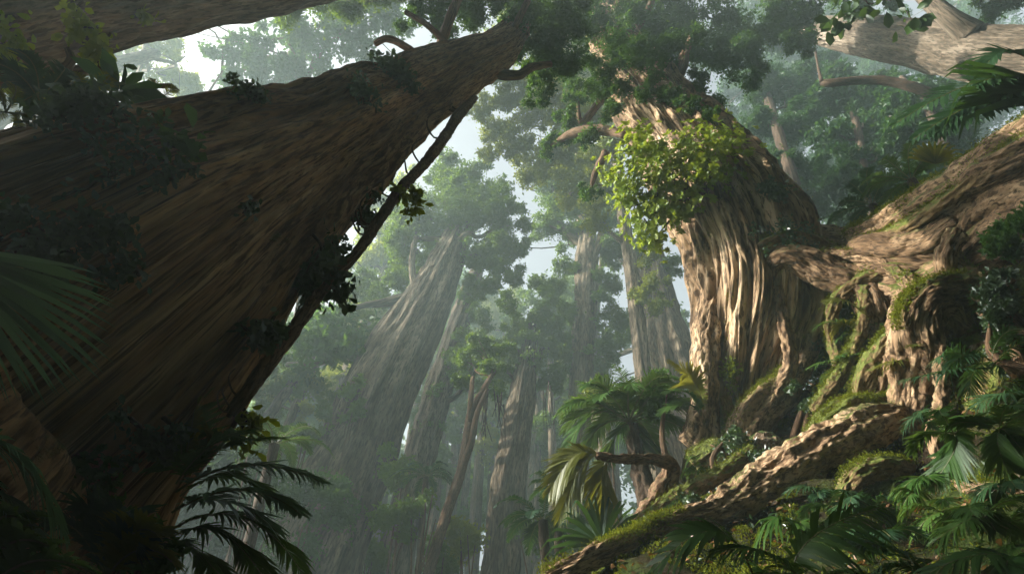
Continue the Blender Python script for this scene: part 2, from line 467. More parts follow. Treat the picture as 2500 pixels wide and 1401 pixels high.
# ------------------------------------------------------------------ surface helpers
def surf_at(D, px, py, tol=22, lift=0.0):
    V, _, _, Nn = D
    x, y, d = project(V)
    m = (np.hypot(x - px, y - py) < tol) & (d > .5)
    if not m.any():
        k = np.argmin(np.hypot(x - px, y - py) + (d < .5) * 1e6)
    else:
        idx = np.nonzero(m)[0]
        k = idx[np.argmin(d[idx])]
    return V[k] + Nn[k] * lift, Nn[k]
def tufts(D, n, mask, size=.05, lift=.0):
    """Tiny moss leaves over the part of a limb that mask() picks.  Returns verts, faces, tint."""
    V, _, _, Nn = D
    w = mask(V, Nn)
    w = np.clip(w, 0, None)
    if w.sum() <= 0: return None
    k = rng.choice(len(V), size=n, p=w / w.sum())
    P = V[k] + rng.normal(size=(n, 3)) * size * 1.1
    ax = unit(Nn[k] * .8 + rng.normal(size=(n, 3)) * .8 + np.array([0, 0, .2]))
    nr = rng.normal(size=(n, 3))
    Ln = size * (.6 + .9 * rng.random(n))
    Vv, F, kk = leaf_mesh(P, ax, nr, Ln, Ln * .5)
    t = np.clip(.5 + .5 * perlin(P * 1.7) + .35 * rng.normal(size=n), 0, 1)
    return Vv, F, np.repeat(t, kk)
def topmask(thr=.35, f=1.0, off=0.0):
    def m(V, Nn):
        return np.clip(Nn[:, 2] - thr + .8 * perlin(V * f + off), 0, 1)
    return m
# ------------------------------------------------------------------ ferns and palms
def frond_mesh(base, ctrl, tip, n, ll, lw, up=(0, 0, 1), sweep=.45, droop=.25, start=.1, prof=.7, vee=.15):
    base, ctrl, tip = (np.asarray(v, float) for v in (base, ctrl, tip))
    t = np.linspace(start, .995, n)
    def q(t):
        t = np.asarray(t)[:, None]
        return base * (1 - t) ** 2 + 2 * ctrl * t * (1 - t) + tip * t * t
    P = q(t)
    T = unit(2 * (1 - t)[:, None] * (ctrl - base) + 2 * t[:, None] * (tip - ctrl))
    S = unit(np.cross(T, np.asarray(up, float) + 1e-4))
    U = np.cross(S, T)
    u = (t - start) / (1 - start)
    lens = ll * (np.sin(math.pi * np.clip(.10 + .86 * u, 0, 1)) ** prof + .05)
    Vs, Q, Tr, o = [], [], [], 0
    for sg in (1, -1):
        jit = rng.normal(size=(n, 1))
        l = (lens * (1 + .10 * rng.normal(size=n)) * np.where(rng.random(n) < .05, .35, 1))[:, None]
        sw = sweep + .35 * u[:, None] ** 2 + .04 * jit
        D = unit(S * sg * (1 - sw * .6) + T * sw + U * vee)
        Wd = unit(T - D * np.sum(T * D, 1, keepdims=True) + U * .12 * rng.normal(size=(n, 1)))
        w = lw * (.55 + .45 * np.sin(math.pi * np.clip(.2 + .7 * u, 0, 1)))[:, None] * .5
        g = np.array([0, 0, -1.0])
        dr = droop * l * (1 + .3 * rng.normal(size=(n, 1)))
        pts = [(0, .55), (.3, 1.0), (.68, .8)]
        for a, k in pts:
            C = P + D * l * a + g * dr * a * a
            Vs += [C + Wd * w * k, C - Wd * w * k]
        Vs.append(P + D * l + g * dr)
    V = np.stack(Vs, 1)                 # n, 14, 3
    b = np.arange(n)[:, None] * 14
    for s in (0, 7):
        Q += [b + s + np.array([[0, 1, 3, 2]]), b + s + np.array([[2, 3, 5, 4]])]
        Tr.append(b + s + np.array([[4, 5, 6]]))
    tint = np.clip(np.repeat(.45 + .2 * rng.normal() + .18 * rng.normal(size=n), 14), 0, 1)
    rc = q(np.linspace(0, 1, 9))
    Lr = np.linalg.norm(rc[-1] - rc[0])
    rad = np.linspace(max(.006, .010 * Lr), .003, 9)
    return (V.reshape(-1, 3), (np.vstack(Q), np.vstack(Tr)), tint), np.c_[rc, rad]
def add_frond(root, base, ctrl, tip, mat='frond', **k):
    (V, F, t), rc = frond_mesh(base, ctrl, tip, **k)
    o = obj('frond', V, F, M[mat], root, tint=t)
    Vt, Ft, G, _ = tube(rc, 5, 10)
    s = bpy.data.objects.new('stem', mesh_data('stem', Vt - base_of(root), Ft, M['stem'], tint=np.full(len(Vt), .5)))
    COL.objects.link(s)
    s.parent = o
    return o
def fern(name, label, cat, c, n=7, L=1.0, mat='frond', az=(0, 2 * math.pi), el=(.25, .9), arch=.22, ll=.22, lw=.03, nl=34, group=None, root=None, **k):
    c = np.asarray(c, float)
    r = root or thing(name, label, cat, c, group)
    for i in range(n):
        a = az[0] + (az[1] - az[0]) * (i + .7 * rng.random()) / n
        e = el[0] + (el[1] - el[0]) * rng.random()
        Lf = L * (.75 + .45 * rng.random())
        d = np.array([math.sin(a) * math.cos(e), math.cos(a) * math.cos(e), math.sin(e)])
        h = np.array([math.sin(a), math.cos(a), 0])
        tip = c + h * Lf * (.75 * math.cos(e) + .25) + np.array([0, 0, Lf * (math.sin(e) * .7 - .28)])
        ctrl = c + d * Lf * .62 + np.array([0, 0, arch * Lf])
        add_frond(r, c, ctrl, tip, mat, n=nl, ll=ll * L, lw=lw * L, **k)
    return r
def hero(root, b, m, t, mat='frond', n=36, ll=.3, lw=.05, d=None, **k):
    """One frond through three picture points (px,py,distance)."""
    B, Mid, T = atd(*b), atd(*m), atd(*t)
    ctrl = 2 * Mid - .5 * (B + T)
    return add_frond(root, B, ctrl, T, mat, n=n, ll=ll, lw=lw, **k)
def fan(root, c, tips, mat, w=.05, sag=.15, bow=.16):
    c = np.asarray(c, float)
    Vs, Q, Tr, o, tn = [], [], [], 0, []
    for tp in tips:
        d = tp - c
        L = np.linalg.norm(d)
        D = d / L
        s = unit(np.cross(D, ray(1250, 700) + .25 * rng.normal(size=3)))
        ww = w * (.8 + .4 * rng.random())
        pts = []
        for a, k in ((0, .3), (.25, .9), (.55, 1), (.82, .55)):
            C = c + d * a + np.array([0, 0, bow * L * math.sin(a * 2.2) - sag * L * a * a * .9])
            pts += [C + s * ww * k * .5, C - s * ww * k * .5]
        pts.append(tp - np.array([0, 0, sag * L * .8]))
        Vs += pts
        for q in (0, 2, 4): Q.append([o + q, o + q + 1, o + q + 3, o + q + 2])
        Tr.append([o + 6, o + 7, o + 8])
        tn += [min(1, max(0, .5 + .3 * rng.normal()))] * 9
        o += 9
    return obj('frond', np.array(Vs), (np.array(Q), np.array(Tr)), M[mat], root, tint=np.array(tn))

# ------------------------------------------------------------------ trees
def path_y(pts):
    out = []
    for px, py, hw, Y in pts:
        p = aty(px, py, Y)
        out.append((*p, hw / FPX * depth(p)[0]))
    return out
def to_ground(path, flare=1.5):
    a, b = np.array(path[0]), np.array(path[1])
    d = unit((a - b)[:3])
    if d[2] > -.5: d = unit(d + np.array([0, 0, -.8]))
    p = a[:3].copy()
    k = 0
    while p[2] > ground_z(p[0], p[1])[0] - .6 and k < 80:
        p = p + d * .5
        d = unit(d + np.array([0, 0, -.04]))
        k += 1
    if k == 0: return path
    m = (a[:3] + p) / 2
    return [(*p, a[3] * flare), (*m, a[3] * (1 + (flare - 1) * .25))] + path
def leaves_part(root, clumps, mat, name='crown', **k):
    if name == 'crown':
        clumps = [(c, R * .9) for c, R in clumps] + [(c + unit(rng.normal(size=3) * np.array([1, 1, .7])) * R * (.95 + .35 * rng.random()), R * (.3 + .25 * rng.random())) for c, R in clumps for _ in range(3)]
    V, F, t = crown_mesh(clumps, **k)
    return obj(name, V, F, M[mat], root, tint=t, smooth=False)
def flutes(amp0, amp1, n=7, ph=0.0, fall=3.0):
    def f(A, t, s):
        a = amp1 + (amp0 - amp1) * np.exp(-t * fall)
        w = np.cos(n * A + ph + 1.3 * np.sin(2 * A + ph)) * .6 + .4 * np.cos((n * 2 - 3) * A + ph * 2 + s * .05)
        return a * w + .4 * amp1 * np.cos(2 * A + s * .12 + ph)
    return f
def clump_pts(cl, Y):
    out = []
    for c in cl:
        px, py, rp = c[:3]
        y = c[3] if len(c) > 3 else Y
        p = atz(px, py, -y) if y < 0 else (atd(px, py, y - 1000) if y > 900 else aty(px, py, y))
        out.append((p, rp / FPX * depth(p)[0]))
    return out
def tree(name, label, path, clumps, Y, wood='mid', leaf='leaf_mid', nbr=5, nu=56, nv=150, flare=1.6, grp=None, amp=None, cat='tree', br_r=.3, cover=1.5, lscale=.0052, extra=(), twist=.01):
    P = to_ground(path_y(path), flare)
    root = thing(name, label, cat, P[0][:3], grp)
    r = P[2][3]
    D = tube(P, nu, nv, flutes(.22, .07, 6 + int(rng.integers(3)), rng.random() * 6, 2.5), amp=(amp if amp is not None else .10 * r), freq=2.2 / max(r, .15), stretch=.16, lump=.08, seed=rng.random() * 50, twist=twist)
    limb('trunk', D, M[wood], root)
    C = clump_pts(clumps, Y)
    S, _ = spline(P, 60)
    order = sorted(range(len(C)), key=lambda i: -C[i][1])[:nbr]
    for i in order:
        c = C[i][0]
        hd = np.linalg.norm(S[:, :2] - c[:2], axis=1)
        k = int(np.argmin(np.abs(S[:, 2] - (c[2] - .75 * hd)) + .25 * hd))
        k = max(20, min(k, 57))
        limb('branch', branch_parts(S[k, :3], c, max(.05, min(br_r, S[k, 3] * .5)), .03, seed=rng.random() * 40), M[wood], root)
    for e in extra:
        limb('branch', tube([(*aty(a, b, y), h / FPX * depth(aty(a, b, y))[0]) for a, b, h, y in e], 14, 30, amp=.02, freq=3, lump=.15, seed=rng.random() * 30), M[wood], root)
    if C: leaves_part(root, C, leaf, cover=cover, leaf_scale=lscale)
    return root, D

# ---- the giant leaning over the left half
KA = .45
pA = [(-10.9, 6.2, -3.0, 6.8), (-10.4, 6.5, -.6, 5.6), (-9.7, 7.0, 2.2, 4.5)] + [(*atd(a, b, d), r) for a, b, d, r in
      [(-95, 938, 9.0, 3.6), (150, 770, 9.3, 2.8), (400, 607, 10.9, 2.36), (738, 396, 15.8, 1.9), (995, 240, 24.5, 1.52), (1130, 166, 30, 1.25), (1228, 112, 36, 1.0), (1275, 45, 41, .5)]]
pA = [tuple(KA * v for v in p) for p in pA]
tA = thing('giant_tree', 'colossal dark brown furrowed tree leaning across the left half', 'tree', (-5.5, 3.3, -1.0))
def modA(A, t, s):
    b = np.exp(-t * 7.0)
    w = np.cos(6 * A + 1.0 + .9 * np.sin(2 * A)) * .5 + np.cos(11 * A + 2.2) * .25
    return b * .26 * w + .045 * np.cos(5 * A + s * .05 + .6) + .03 * np.cos(9 * A - s * .04 + 2) + .018 * np.cos(17 * A + 1 + .6 * np.sin(s * .3))
DA = tube(pA, 640, 760, modA, amp=.045, freq=4.2, stretch=.07, twist=.012, lump=.08, seed=3.1, gnarl=.08, fine=.022, crack=.042, cfreq=4.2)
limb('trunk', DA, M['giant'], tA)
for e in ([(1075, 130, 14, 31), (1080, 95, 12, 31), (1098, 45, 11, 31), (1130, -30, 10, 31)],
          [(1040, 150, 8, 29), (985, 112, 8, 28), (945, 95, 7, 27), (915, 108, 5, 27)],
          [(1195, 175, 14, 33), (1260, 185, 11, 33), (1300, 165, 9, 33.5), (1345, 158, 7, 34)],
          [(1085, 100, 8, 31), (1040, 60, 6, 30), (990, 30, 5, 29)], [(1230, 110, 8, 36), (1260, 60, 8, 36), (1290, 0, 7, 36)]):
    limb('branch', tube([(*atd(a, b, d * KA), h / FPX * d * KA) for a, b, h, d in e], 14, 40, amp=.02, freq=3, lump=.12, seed=2), M['vine'], tA)
leaves_part(tA, clump_pts([(1150, 20, 65, -17.3), (1262, 110, 50, -18.0), (1285, 35, 75, -18.0), (1340, 150, 60, -16.7), (1085, 5, 60, -16.7), (1370, 60, 80, -17.3), (1215, -20, 70, -17.3), (1015, 30, 45, -16.7), (1320, 215, 40, -16.7)], 0), 'leaf_deep', cover=1.5)
# ---- trunk crossing the top left corner
pB = [(-14.6, .6, -1.5, 2.3), (-13.6, 2.0, 3.5, 1.65)] + [(*atd(a, b, d), r) for a, b, d, r in
      [(-500, 110, 9.5, 1.45), (-200, 70, 11.3, 1.3), (50, 22, 13.6, 1.25), (300, -12, 16.5, 1.2), (500, -32, 19.5, 1.15), (690, -46, 23, 1.05), (950, -80, 30, .6)]]
pB = [tuple(.58 * v for v in p) for p in pB]
pB[0] = (*pB[0][:2], -1.2, 1.3)
tB = thing('leaning_tree', 'grey bare trunk slanting across the top left corner', 'tree', pB[0][:3])
DB = tube(pB, 220, 420, flutes(.15, .05, 7, 1, 3), amp=.03, freq=3.4, stretch=.12, lump=.05, seed=12.0, gnarl=.04, fine=.02, crack=.03, cfreq=4)
limb('trunk', DB, M['grey'], tB)
leaves_part(tB, clump_pts([(760, -40, 90, -24), (900, -60, 90, -25), (690, 15, 36, -22)], 0), 'leaf_mid')
# ---- sunlit giant on the right bank
pC = [(*atd(a, b, d), r) for a, b, d, r in
      [(1800, 1200, 13.9, 1.05), (1806, 1060, 14.3, .98), (1818, 950, 14.6, 1.08), (1838, 830, 14.9, 1.36), (1850, 700, 15.2, 1.58), (1797, 550, 16.3, 1.5), (1700, 400, 18.6, 1.43), (1574, 230, 22.5, 1.22), (1500, 110, 26.5, 1.0), (1450, 0, 31, .7)]]
tC = thing('sunlit_tree', 'massive sunlit golden tree with fluted trunk on the right bank', 'tree', pC[0][:3])
def modC(A, t, s):
    b = np.exp(-t * 6.5)
    w = np.cos(6 * A + .5 + 1.1 * np.sin(2 * A + 1)) * .6 + np.cos(11 * A + 2.0 + .5 * np.sin(3 * A)) * .35
    return (b * .10 + .065) * w + .03 * np.cos(13 * A + 1.0 + 2 * np.sin(A)) + .03 * np.cos(19 * A + s * .2)
DC = tube(pC, 520, 560, modC, amp=.12, freq=1.9, stretch=.12, twist=.035, lump=.07, seed=21.3, gnarl=.06, fine=.06, crack=.13, cfreq=2.3)
limb('trunk', DC, M['lit'], tC)
def px_limb(pts, nu=70, nv=120, amp=.035, lump=.12, gnarl=.08, seed=None, mod=None, twist=.1):
    pts = [(*atd(a, b, d), h / FPX * d) for a, b, h, d in pts]
    r = np.mean([p[3] for p in pts])
    return tube(pts, nu, nv, mod or flutes(.10, .10, 4 + int(rng.integers(3)), rng.random() * 6, 0), amp=amp, freq=1.1 / max(r, .1), stretch=.3, lump=lump, gnarl=gnarl, twist=twist, crack=.10 * r, fine=.04 * r, cfreq=1.5 / max(r, .1), seed=rng.random() * 60 if seed is None else seed)
ROOTS = []
def root_part(root, pts, mat='root', name='root', moss=0, thr=.45, **k):
    D = px_limb(pts, **k)
    ROOTS.append(D)
    o = limb(name, D, M[mat], root)
    if moss:
        R = tufts(D, int(moss * 1.8), topmask(thr - .25, 1.0, rng.random() * 9), .04)
        if R:
            V, F, t = R
            s = obj('moss', V, F, M['moss'], o, tint=t, smooth=False)
            s.location = (0, 0, 0)
            # the moss is a sub-part: its points are already relative to the thing
    return D
root_part(tC, [(1760, 600, 10, 15.6), (1742, 700, 20, 14.9), (1728, 790, 27, 14.4), (1724, 880, 28, 13.9), (1722, 970, 28, 13.5), (1715, 1045, 34, 13.2), (1702, 1090, 40, 13.1)], 'lit', gnarl=.05)
root_part(tC, [(1998, 770, 14, 13.8), (1985, 830, 18, 13.7), (1955, 890, 26, 13.5), (1905, 955, 36, 13.1), (1850, 1015, 40, 12.7), (1815, 1080, 38, 12.4), (1800, 1130, 36, 12.2)], 'root', moss=5000, thr=.3)
root_part(tC, [(1975, 750, 12, 13.9), (1972, 800, 11, 13.6), (1968, 850, 12, 13.45), (1945, 905, 16, 13.3), (1925, 960, 18, 13.1)], 'lit', nu=40, gnarl=.04)
root_part(tC, [(1880, 700, 24, 14.0), (1895, 640, 26, 13.8), (1930, 628, 27, 13.6), (1985, 650, 31, 13.4), (2050, 678, 33, 13.1), (2110, 700, 36, 12.8), (2140, 750, 36, 12.6), (2148, 820, 31, 12.7), (2140, 890, 24, 12.9)], 'root', gnarl=.07)
root_part(tC, [(1800, 640, 20, 14.6), (1840, 625, 24, 14.2), (1880, 605, 26, 14.0), (1940, 590, 22, 14.0), (2010, 610, 22, 14.0), (2080, 650, 20, 13.8)], 'mossroot', moss=4000, thr=.2)
root_part(tC, [(1880, 560, 30, 15.3), (1960, 580, 34, 14.8), (2040, 600, 38, 14.4), (2120, 610, 40, 14.0), (2200, 600, 30, 13.6)], 'lit')
for pts in ([(1760, 880, 12, 13.9), (1765, 960, 14, 13.5), (1780, 1050, 16, 13.2)], [(1800, 960, 10, 13.6), (1805, 1010, 12, 13.2), (1800, 1080, 14, 13)]):
    root_part(tC, pts, 'mossroot', nu=30, nv=60)
for e in ([(1590, 215, 14, 22.5), (1640, 190, 11, 22), (1668, 140, 9, 22), (1690, 90, 6, 22.5)], [(1620, 200, 12, 21.8), (1650, 195, 10, 21.5), (1668, 170, 8, 21.6), (1676, 130, 6, 22)],
          [(1525, 330, 8, 20), (1470, 318, 12, 21), (1400, 325, 11, 22), (1345, 355, 2, 23)], [(1560, 210, 12, 23), (1480, 235, 9, 24), (1420, 300, 8, 24), (1410, 240, 2, 24)],
          [(1500, 110, 10, 26), (1560, 60, 8, 26), (1600, -10, 6, 26)], [(1480, 370, 9, 20.5), (1455, 420, 8, 21), (1440, 470, 2, 21.5)]):
    limb('branch', tube([(*atd(a, b, d), h / FPX * d) for a, b, h, d in e], 16, 40, amp=.02, freq=3, lump=.12, gnarl=.06, seed=rng.random() * 9), M['vine'], tC)
leaves_part(tC, clump_pts([(1490, 110, 75, -27), (1420, 50, 80, -30), (1590, 60, 80, -28), (1690, 110, 70, -26), (1770, 40, 80, -28), (1790, 150, 60, -25), (1840, 100, 60, -26), (1560, -10, 80, -29), (1660, 10, 70, -28), (1540, 190, 45, -23), (1620, 250, 30, -20), (1460, 210, 50, -24), (1700, 220, 38, -21), (1390, 180, 40, -26), (1745, 250, 36, -21), (1500, 120, 60, 1022), (1560, 130, 55, 1020), (1450, 60, 60, 1025), (1540, 40, 60, 1024), (1480, 180, 40, 1020), (1600, 185, 28, 1019), (1640, 110, 50, 1021), (1520, 215, 34, 1019.5), (1570, 232, 26, 1018.8), (1640, 228, 32, 1018.6), (1500, 265, 28, 1019.5), (1690, 258, 30, 1018), (1470, 225, 36, 1021), (1730, 290, 24, 1017.5), (1345, 345, 32, 1023), (1410, 240, 30, 1024), (1440, 470, 28, 1021), (1390, 300, 34, 1023), (1440, 330, 30, 1021)], 0), 'leaf_deep', cover=1.25)
R = tufts(DC, 2500, lambda V, Nn: (np.clip(perlin(V * 1.1 + 3) - .1, 0, 1) * (Nn[:, 1] < .2)), .05)
o = obj('moss', R[0], R[1], M['moss'], tC, tint=R[2], smooth=False)
# ---- pale trunk in the top right corner
tD = thing('pale_tree', 'smooth pale grey trunk leaning in at the top right corner', 'tree', (19.0, 4.5, 9.0))
PD = [(19.0, 4.5, 8.0, 1.5), (18.5, 6.4, 12.5, 1.15), (*atd(2480, 143, 20), 1.0), (*atd(2300, 118, 23.2), .96), (*atd(2100, 88, 28), .84), (*atd(1990, 74, 31.5), .62), (*atd(1930, 62, 34), .4)]
DD = tube(PD, 200, 360, flutes(.1, .03, 5, 2, 4), amp=.035, freq=1.8, stretch=.16, lump=.05, seed=30, gnarl=.04, fine=.03, crack=.06)
limb('trunk', DD, M['pale'], tD)
limb('branch', tube([(*atd(2370, 85, 21.2), .5), (*atd(2318, 45, 21.5), .34), (*atd(2270, 5, 22.5), .28), (*atd(2220, -40, 24), .2)], 30, 50, amp=.03, freq=2, seed=4), M['pale'], tD)
limb('branch', tube([(*atd(2390, 185, 20.9), .3), (*atd(2350, 165, 20.2), .2), (*atd(2336, 156, 19.9), .08)], 20, 24, amp=.02, freq=2, seed=5), M['pale'], tD)
leaves_part(tD, clump_pts([(1960, 40, 60, -27), (1900, 20, 60, -28), (2050, -30, 60, -28), (2200, -60, 60, -27), (2430, 10, 36, -26), (2480, -10, 50, -26), (1945, 105, 40, -25)], 0), 'leaf_deep')

# ---- root mass on the bank
tE = thing('gnarled_stump', 'huge gnarled root mass sprawling over the bank at right', 'tree stump', atd(2300, 780, 11))
root_part(tE, [(2030, 590, 20, 14.6), (2100, 592, 42, 14.0), (2190, 550, 44, 13.0), (2290, 494, 52, 12.0), (2400, 430, 58, 11), (2530, 352, 66, 10), (2720, 240, 80, 9)], 'root', moss=12000, thr=.4, nu=160, nv=240, gnarl=.05, amp=.015, lump=.16)
root_part(tE, [(2085, 640, 26, 13.6), (2130, 650, 50, 13.1), (2215, 648, 58, 12.3), (2300, 645, 44, 11.8), (2370, 590, 70, 11.6), (2480, 520, 100, 11), (2650, 450, 120, 10)], 'root', nu=150, nv=220, gnarl=.08, amp=.015, lump=.18)
root_part(tE, [(2085, 610, 24, 13.3), (2130, 605, 34, 12.8), (2200, 610, 38, 12.3), (2270, 590, 36, 11.9), (2330, 540, 30, 11.6)], 'root', gnarl=.1)
root_part(tE, [(2120, 680, 26, 12.9), (2190, 700, 30, 12.3), (2260, 690, 36, 11.7), (2330, 660, 40, 11.2)], 'root', gnarl=.1)
root_part(tE, [(2335, 575, 22, 11.0), (2318, 605, 20, 10.9), (2308, 640, 22, 10.9), (2320, 670, 18, 11)], 'root', nu=50, gnarl=.06)
root_part(tE, [(2420, 700, 50, 10.9), (2330, 735, 46, 10.5), (2258, 752, 44, 10.3), (2232, 800, 46, 10.2), (2240, 870, 46, 10.2), (2225, 950, 36, 10.3), (2218, 1040, 32, 10.1), (2232, 1130, 30, 9.6), (2240, 1200, 30, 9.2)], 'root', nu=110, nv=220, gnarl=.12, amp=.045)
root_part(tE, [(2370, 690, 22, 10.4), (2300, 695, 18, 10.35), (2240, 720, 16, 10.3), (2212, 760, 15, 10.1), (2208, 800, 10, 10.0)], 'mossroot', moss=3500, thr=.15, nu=40)
root_part(tE, [(2190, 822, 22, 11.4), (2155, 860, 26, 11.2), (2125, 905, 24, 11.1), (2102, 960, 17, 11.0), (2098, 1005, 14, 11.0)], 'mossroot', moss=1500, thr=.5)
root_part(tE, [(2150, 880, 18, 11.1), (2148, 930, 15, 11.0), (2152, 1000, 16, 10.9)], 'root', nu=40, nv=60)
root_part(tE, [(2180, 870, 18, 10.9), (2183, 930, 14, 10.8), (2190, 1000, 15, 10.6)], 'root', nu=40, nv=60)
root_part(tE, [(2250, 830, 16, 9.95), (2268, 900, 14, 9.9), (2262, 960, 12, 9.9)], 'root', nu=30, nv=60)
root_part(tE, [(2300, 760, 40, 10.4), (2350, 830, 50, 10.3), (2400, 920, 60, 9.8), (2440, 1040, 60, 9.2), (2470, 1150, 50, 8.7)], 'mossroot', moss=5000, thr=.2, gnarl=.1)
tF = thing('fallen_log', 'long sunlit driftwood coloured log lying across the mossy slope', 'fallen log', atd(1800, 1230, 9))
root_part(tF, [(1330, 1412, 14, 7.4), (1400, 1382, 18, 7.5), (1480, 1348, 20, 7.75), (1570, 1308, 20, 8.1), (1660, 1272, 21, 8.45), (1740, 1252, 26, 8.75), (1800, 1218, 33, 9.05), (1880, 1165, 36, 9.3), (1970, 1112, 38, 9.5), (2060, 1068, 40, 9.7), (2140, 1035, 40, 9.9), (2200, 1018, 28, 10.1)], 'drift', 'body', moss=0, nu=130, nv=420, gnarl=.10, amp=.04, twist=.25)
V, F, t = tufts(ROOTS[-1], 9000, lambda V, Nn: np.clip(Nn[:, 2] - .1 + perlin(V * 1.3), 0, 1) * (V[:, 0] < 2.6), .032)
obj('moss', V, F, M['moss'], tF, tint=t, smooth=False)
root_part(tF, [(1735, 1262, 12, 9.0), (1770, 1232, 15, 8.95), (1810, 1222, 12, 9.1), (1850, 1205, 8, 9.3)], 'drift', 'burl', nu=40, nv=50)
def lone_root(label, pts, mat='mossroot', moss=2500, thr=.25, name='mossy_root', **k):
    r = thing(name, label, 'root', atd(*[pts[0][i] for i in (0, 1, 3)]))
    D = px_limb(pts, **k)
    ROOTS.append(D)
    limb('wood', D, M[mat], r)
    R = tufts(D, moss, topmask(thr, 1.3, rng.random() * 9), .032) if moss else None
    if R: obj('moss', R[0], R[1], M['moss'], r, tint=R[2], smooth=False)
lone_root('thick moss furred root curving down just above the long log', [(1975, 1140, 34, 9.9), (1998, 1095, 36, 10.1), (2030, 1045, 36, 10.3), (2075, 1010, 34, 10.5), (2130, 998, 28, 10.6), (2180, 985, 22, 10.6)], moss=9000, thr=-.3)
lone_root('small arched mossy root bridging the dark gap below the log end', [(2060, 1250, 12, 8.6), (2070, 1190, 17, 8.7), (2105, 1155, 22, 8.8), (2160, 1142, 24, 8.9), (2210, 1150, 20, 9.1), (2230, 1180, 16, 9.2)], moss=4500)
lone_root('thin pale root running diagonally up the moss above the log', [(1560, 1290, 12, 9.6), (1610, 1245, 16, 9.8), (1690, 1195, 16, 10.1), (1770, 1150, 14, 10.5), (1840, 1100, 12, 11)], mat='mossroot', moss=1500, nu=40)
lone_root('leaning bark root beside the palm on the bank edge', [(1545, 1320, 20, 9.6), (1580, 1260, 20, 9.9), (1612, 1200, 18, 10.2), (1640, 1140, 14, 10.5), (1600, 1122, 9, 10.3), (1520, 1120, 7, 10.1), (1455, 1112, 5, 10)], mat='vine', moss=0, nu=40, gnarl=.1)
lone_root('low twisting root half buried in moss beneath the sunlit giant', [(1690, 1130, 20, 12), (1750, 1100, 24, 12), (1810, 1130, 22, 11.6), (1860, 1100, 20, 11.8), (1920, 1110, 16, 11.8)], moss=5000, thr=0)
def boulder(label, px, py, d, rp, sq=(1, .9, .75)):
    c = atd(px, py, d); r = rp / FPX * d
    th, ph = np.meshgrid(np.linspace(0, math.pi, 40), np.linspace(0, 2 * math.pi, 64, endpoint=False), indexing='ij')
    U = np.stack([np.sin(th) * np.cos(ph), np.sin(th) * np.sin(ph), np.cos(th)], -1).reshape(-1, 3)
    R = r * (1 + .28 * fbm(U * 1.3 + px, 3) + .06 * ridged(U * 4 + px))
    V = U * R[:, None] * np.array(sq)
    i, j = np.meshgrid(np.arange(39), np.arange(64), indexing='ij'); k = (j + 1) % 64
    F = np.stack([i * 64 + j, (i + 1) * 64 + j, (i + 1) * 64 + k, i * 64 + k], -1).reshape(-1, 4)
    o = obj('boulder', V, F, M['rock'], None, vec=V * 1.0)
    o.location = c
    o['label'], o['category'] = label, 'boulder'
boulder('reddish brown boulder poking through the moss under the sunlit giant', 1868, 1090, 11.5, 42)
boulder('small rounded stone wedged beside the hanging root leg', 2206, 1143, 9.1, 22)
boulder('earthy mossy boulder at the right edge under hanging creepers', 2400, 870, 10.0, 70)

for pts, k, mt, mo in [([(1900, 700, 10, 13.6), (1915, 800, 12, 13.3), (1930, 880, 14, 13.0), (1900, 960, 16, 12.8), (1870, 1030, 14, 12.5)], 0, 'root', 0),
                       ([(1960, 640, 14, 13.5), (2040, 622, 13, 13.3), (2120, 628, 14, 12.7), (2190, 665, 13, 12.0), (2250, 720, 14, 11)], 1, 'root', 800),
                       ([(2110, 700, 12, 12.6), (2108, 780, 11, 12.4), (2080, 860, 12, 12.2), (2040, 930, 14, 11.9), (1990, 1000, 12, 11.6)], 1, 'mossroot', 1500),
                       ([(2200, 715, 12, 11.8), (2182, 790, 11, 11.4), (2172, 860, 10, 11.0), (2150, 940, 11, 10.9), (2120, 1015, 9, 10.9)], 1, 'root', 0),
                       ([(2280, 760, 12, 10.0), (2292, 860, 12, 9.8), (2300, 960, 12, 9.6), (2280, 1060, 12, 9.2), (2310, 1160, 10, 8.8)], 1, 'root', 0),
                       ([(2100, 598, 12, 13.3), (2180, 572, 15, 12.6), (2265, 520, 16, 11.8), (2355, 452, 15, 11.0), (2450, 380, 15, 10.2), (2540, 320, 16, 9.6)], 1, 'mossroot', 4000),
                       ([(2150, 665, 12, 12.4), (2090, 690, 13, 12.7), (2040, 740, 11, 12.9), (2030, 810, 10, 12.9), (2050, 890, 12, 12.6)], 1, 'mossroot', 1200),
                       ([(2320, 640, 14, 11.0), (2390, 680, 13, 10.6), (2420, 760, 12, 10.2), (2400, 850, 12, 9.8), (2430, 950, 10, 9.4)], 1, 'mossroot', 1200)]:
    root_part((tC, tE)[k], pts, mt, moss=mo, thr=.3, nu=40, nv=110, gnarl=.1)

# ---- liana hugging the left giant
tL = thing('liana', 'thick woody vine climbing up along the leaning giant', 'vine', atd(570, 1000, 3.8))
pL = [(560, 1010, 13, 8.4), (600, 960, 18, 8.6), (680, 855, 20, 9.6), (745, 765, 17, 10.4), (800, 690, 15, 11.5), (870, 620, 14, 12.6), (930, 530, 14, 14), (985, 455, 13, 16), (1040, 395, 14, 18.5), (1082, 340, 15, 21), (1120, 285, 12, 24), (1160, 240, 8, 27)]
pL = [(x, y, h, d * KA) for x, y, h, d in pL]
pL = [(x, y, h * .8, d) for x, y, h, d in pL]
DL = px_limb(pL, nu=60, nv=300, amp=.008, gnarl=.05, lump=.06, twist=.5)
limb('main_stem', DL, M['vine'], tL)
limb('side_stem', px_limb([(x + 6 * math.sin(i * 1.7) - 5, y + 7 * math.cos(i * 2.1), h * .45, d - .05) for i, (x, y, h, d) in enumerate(pL)], nu=24, nv=240, amp=.01, twist=.4), M['vine'], tL)
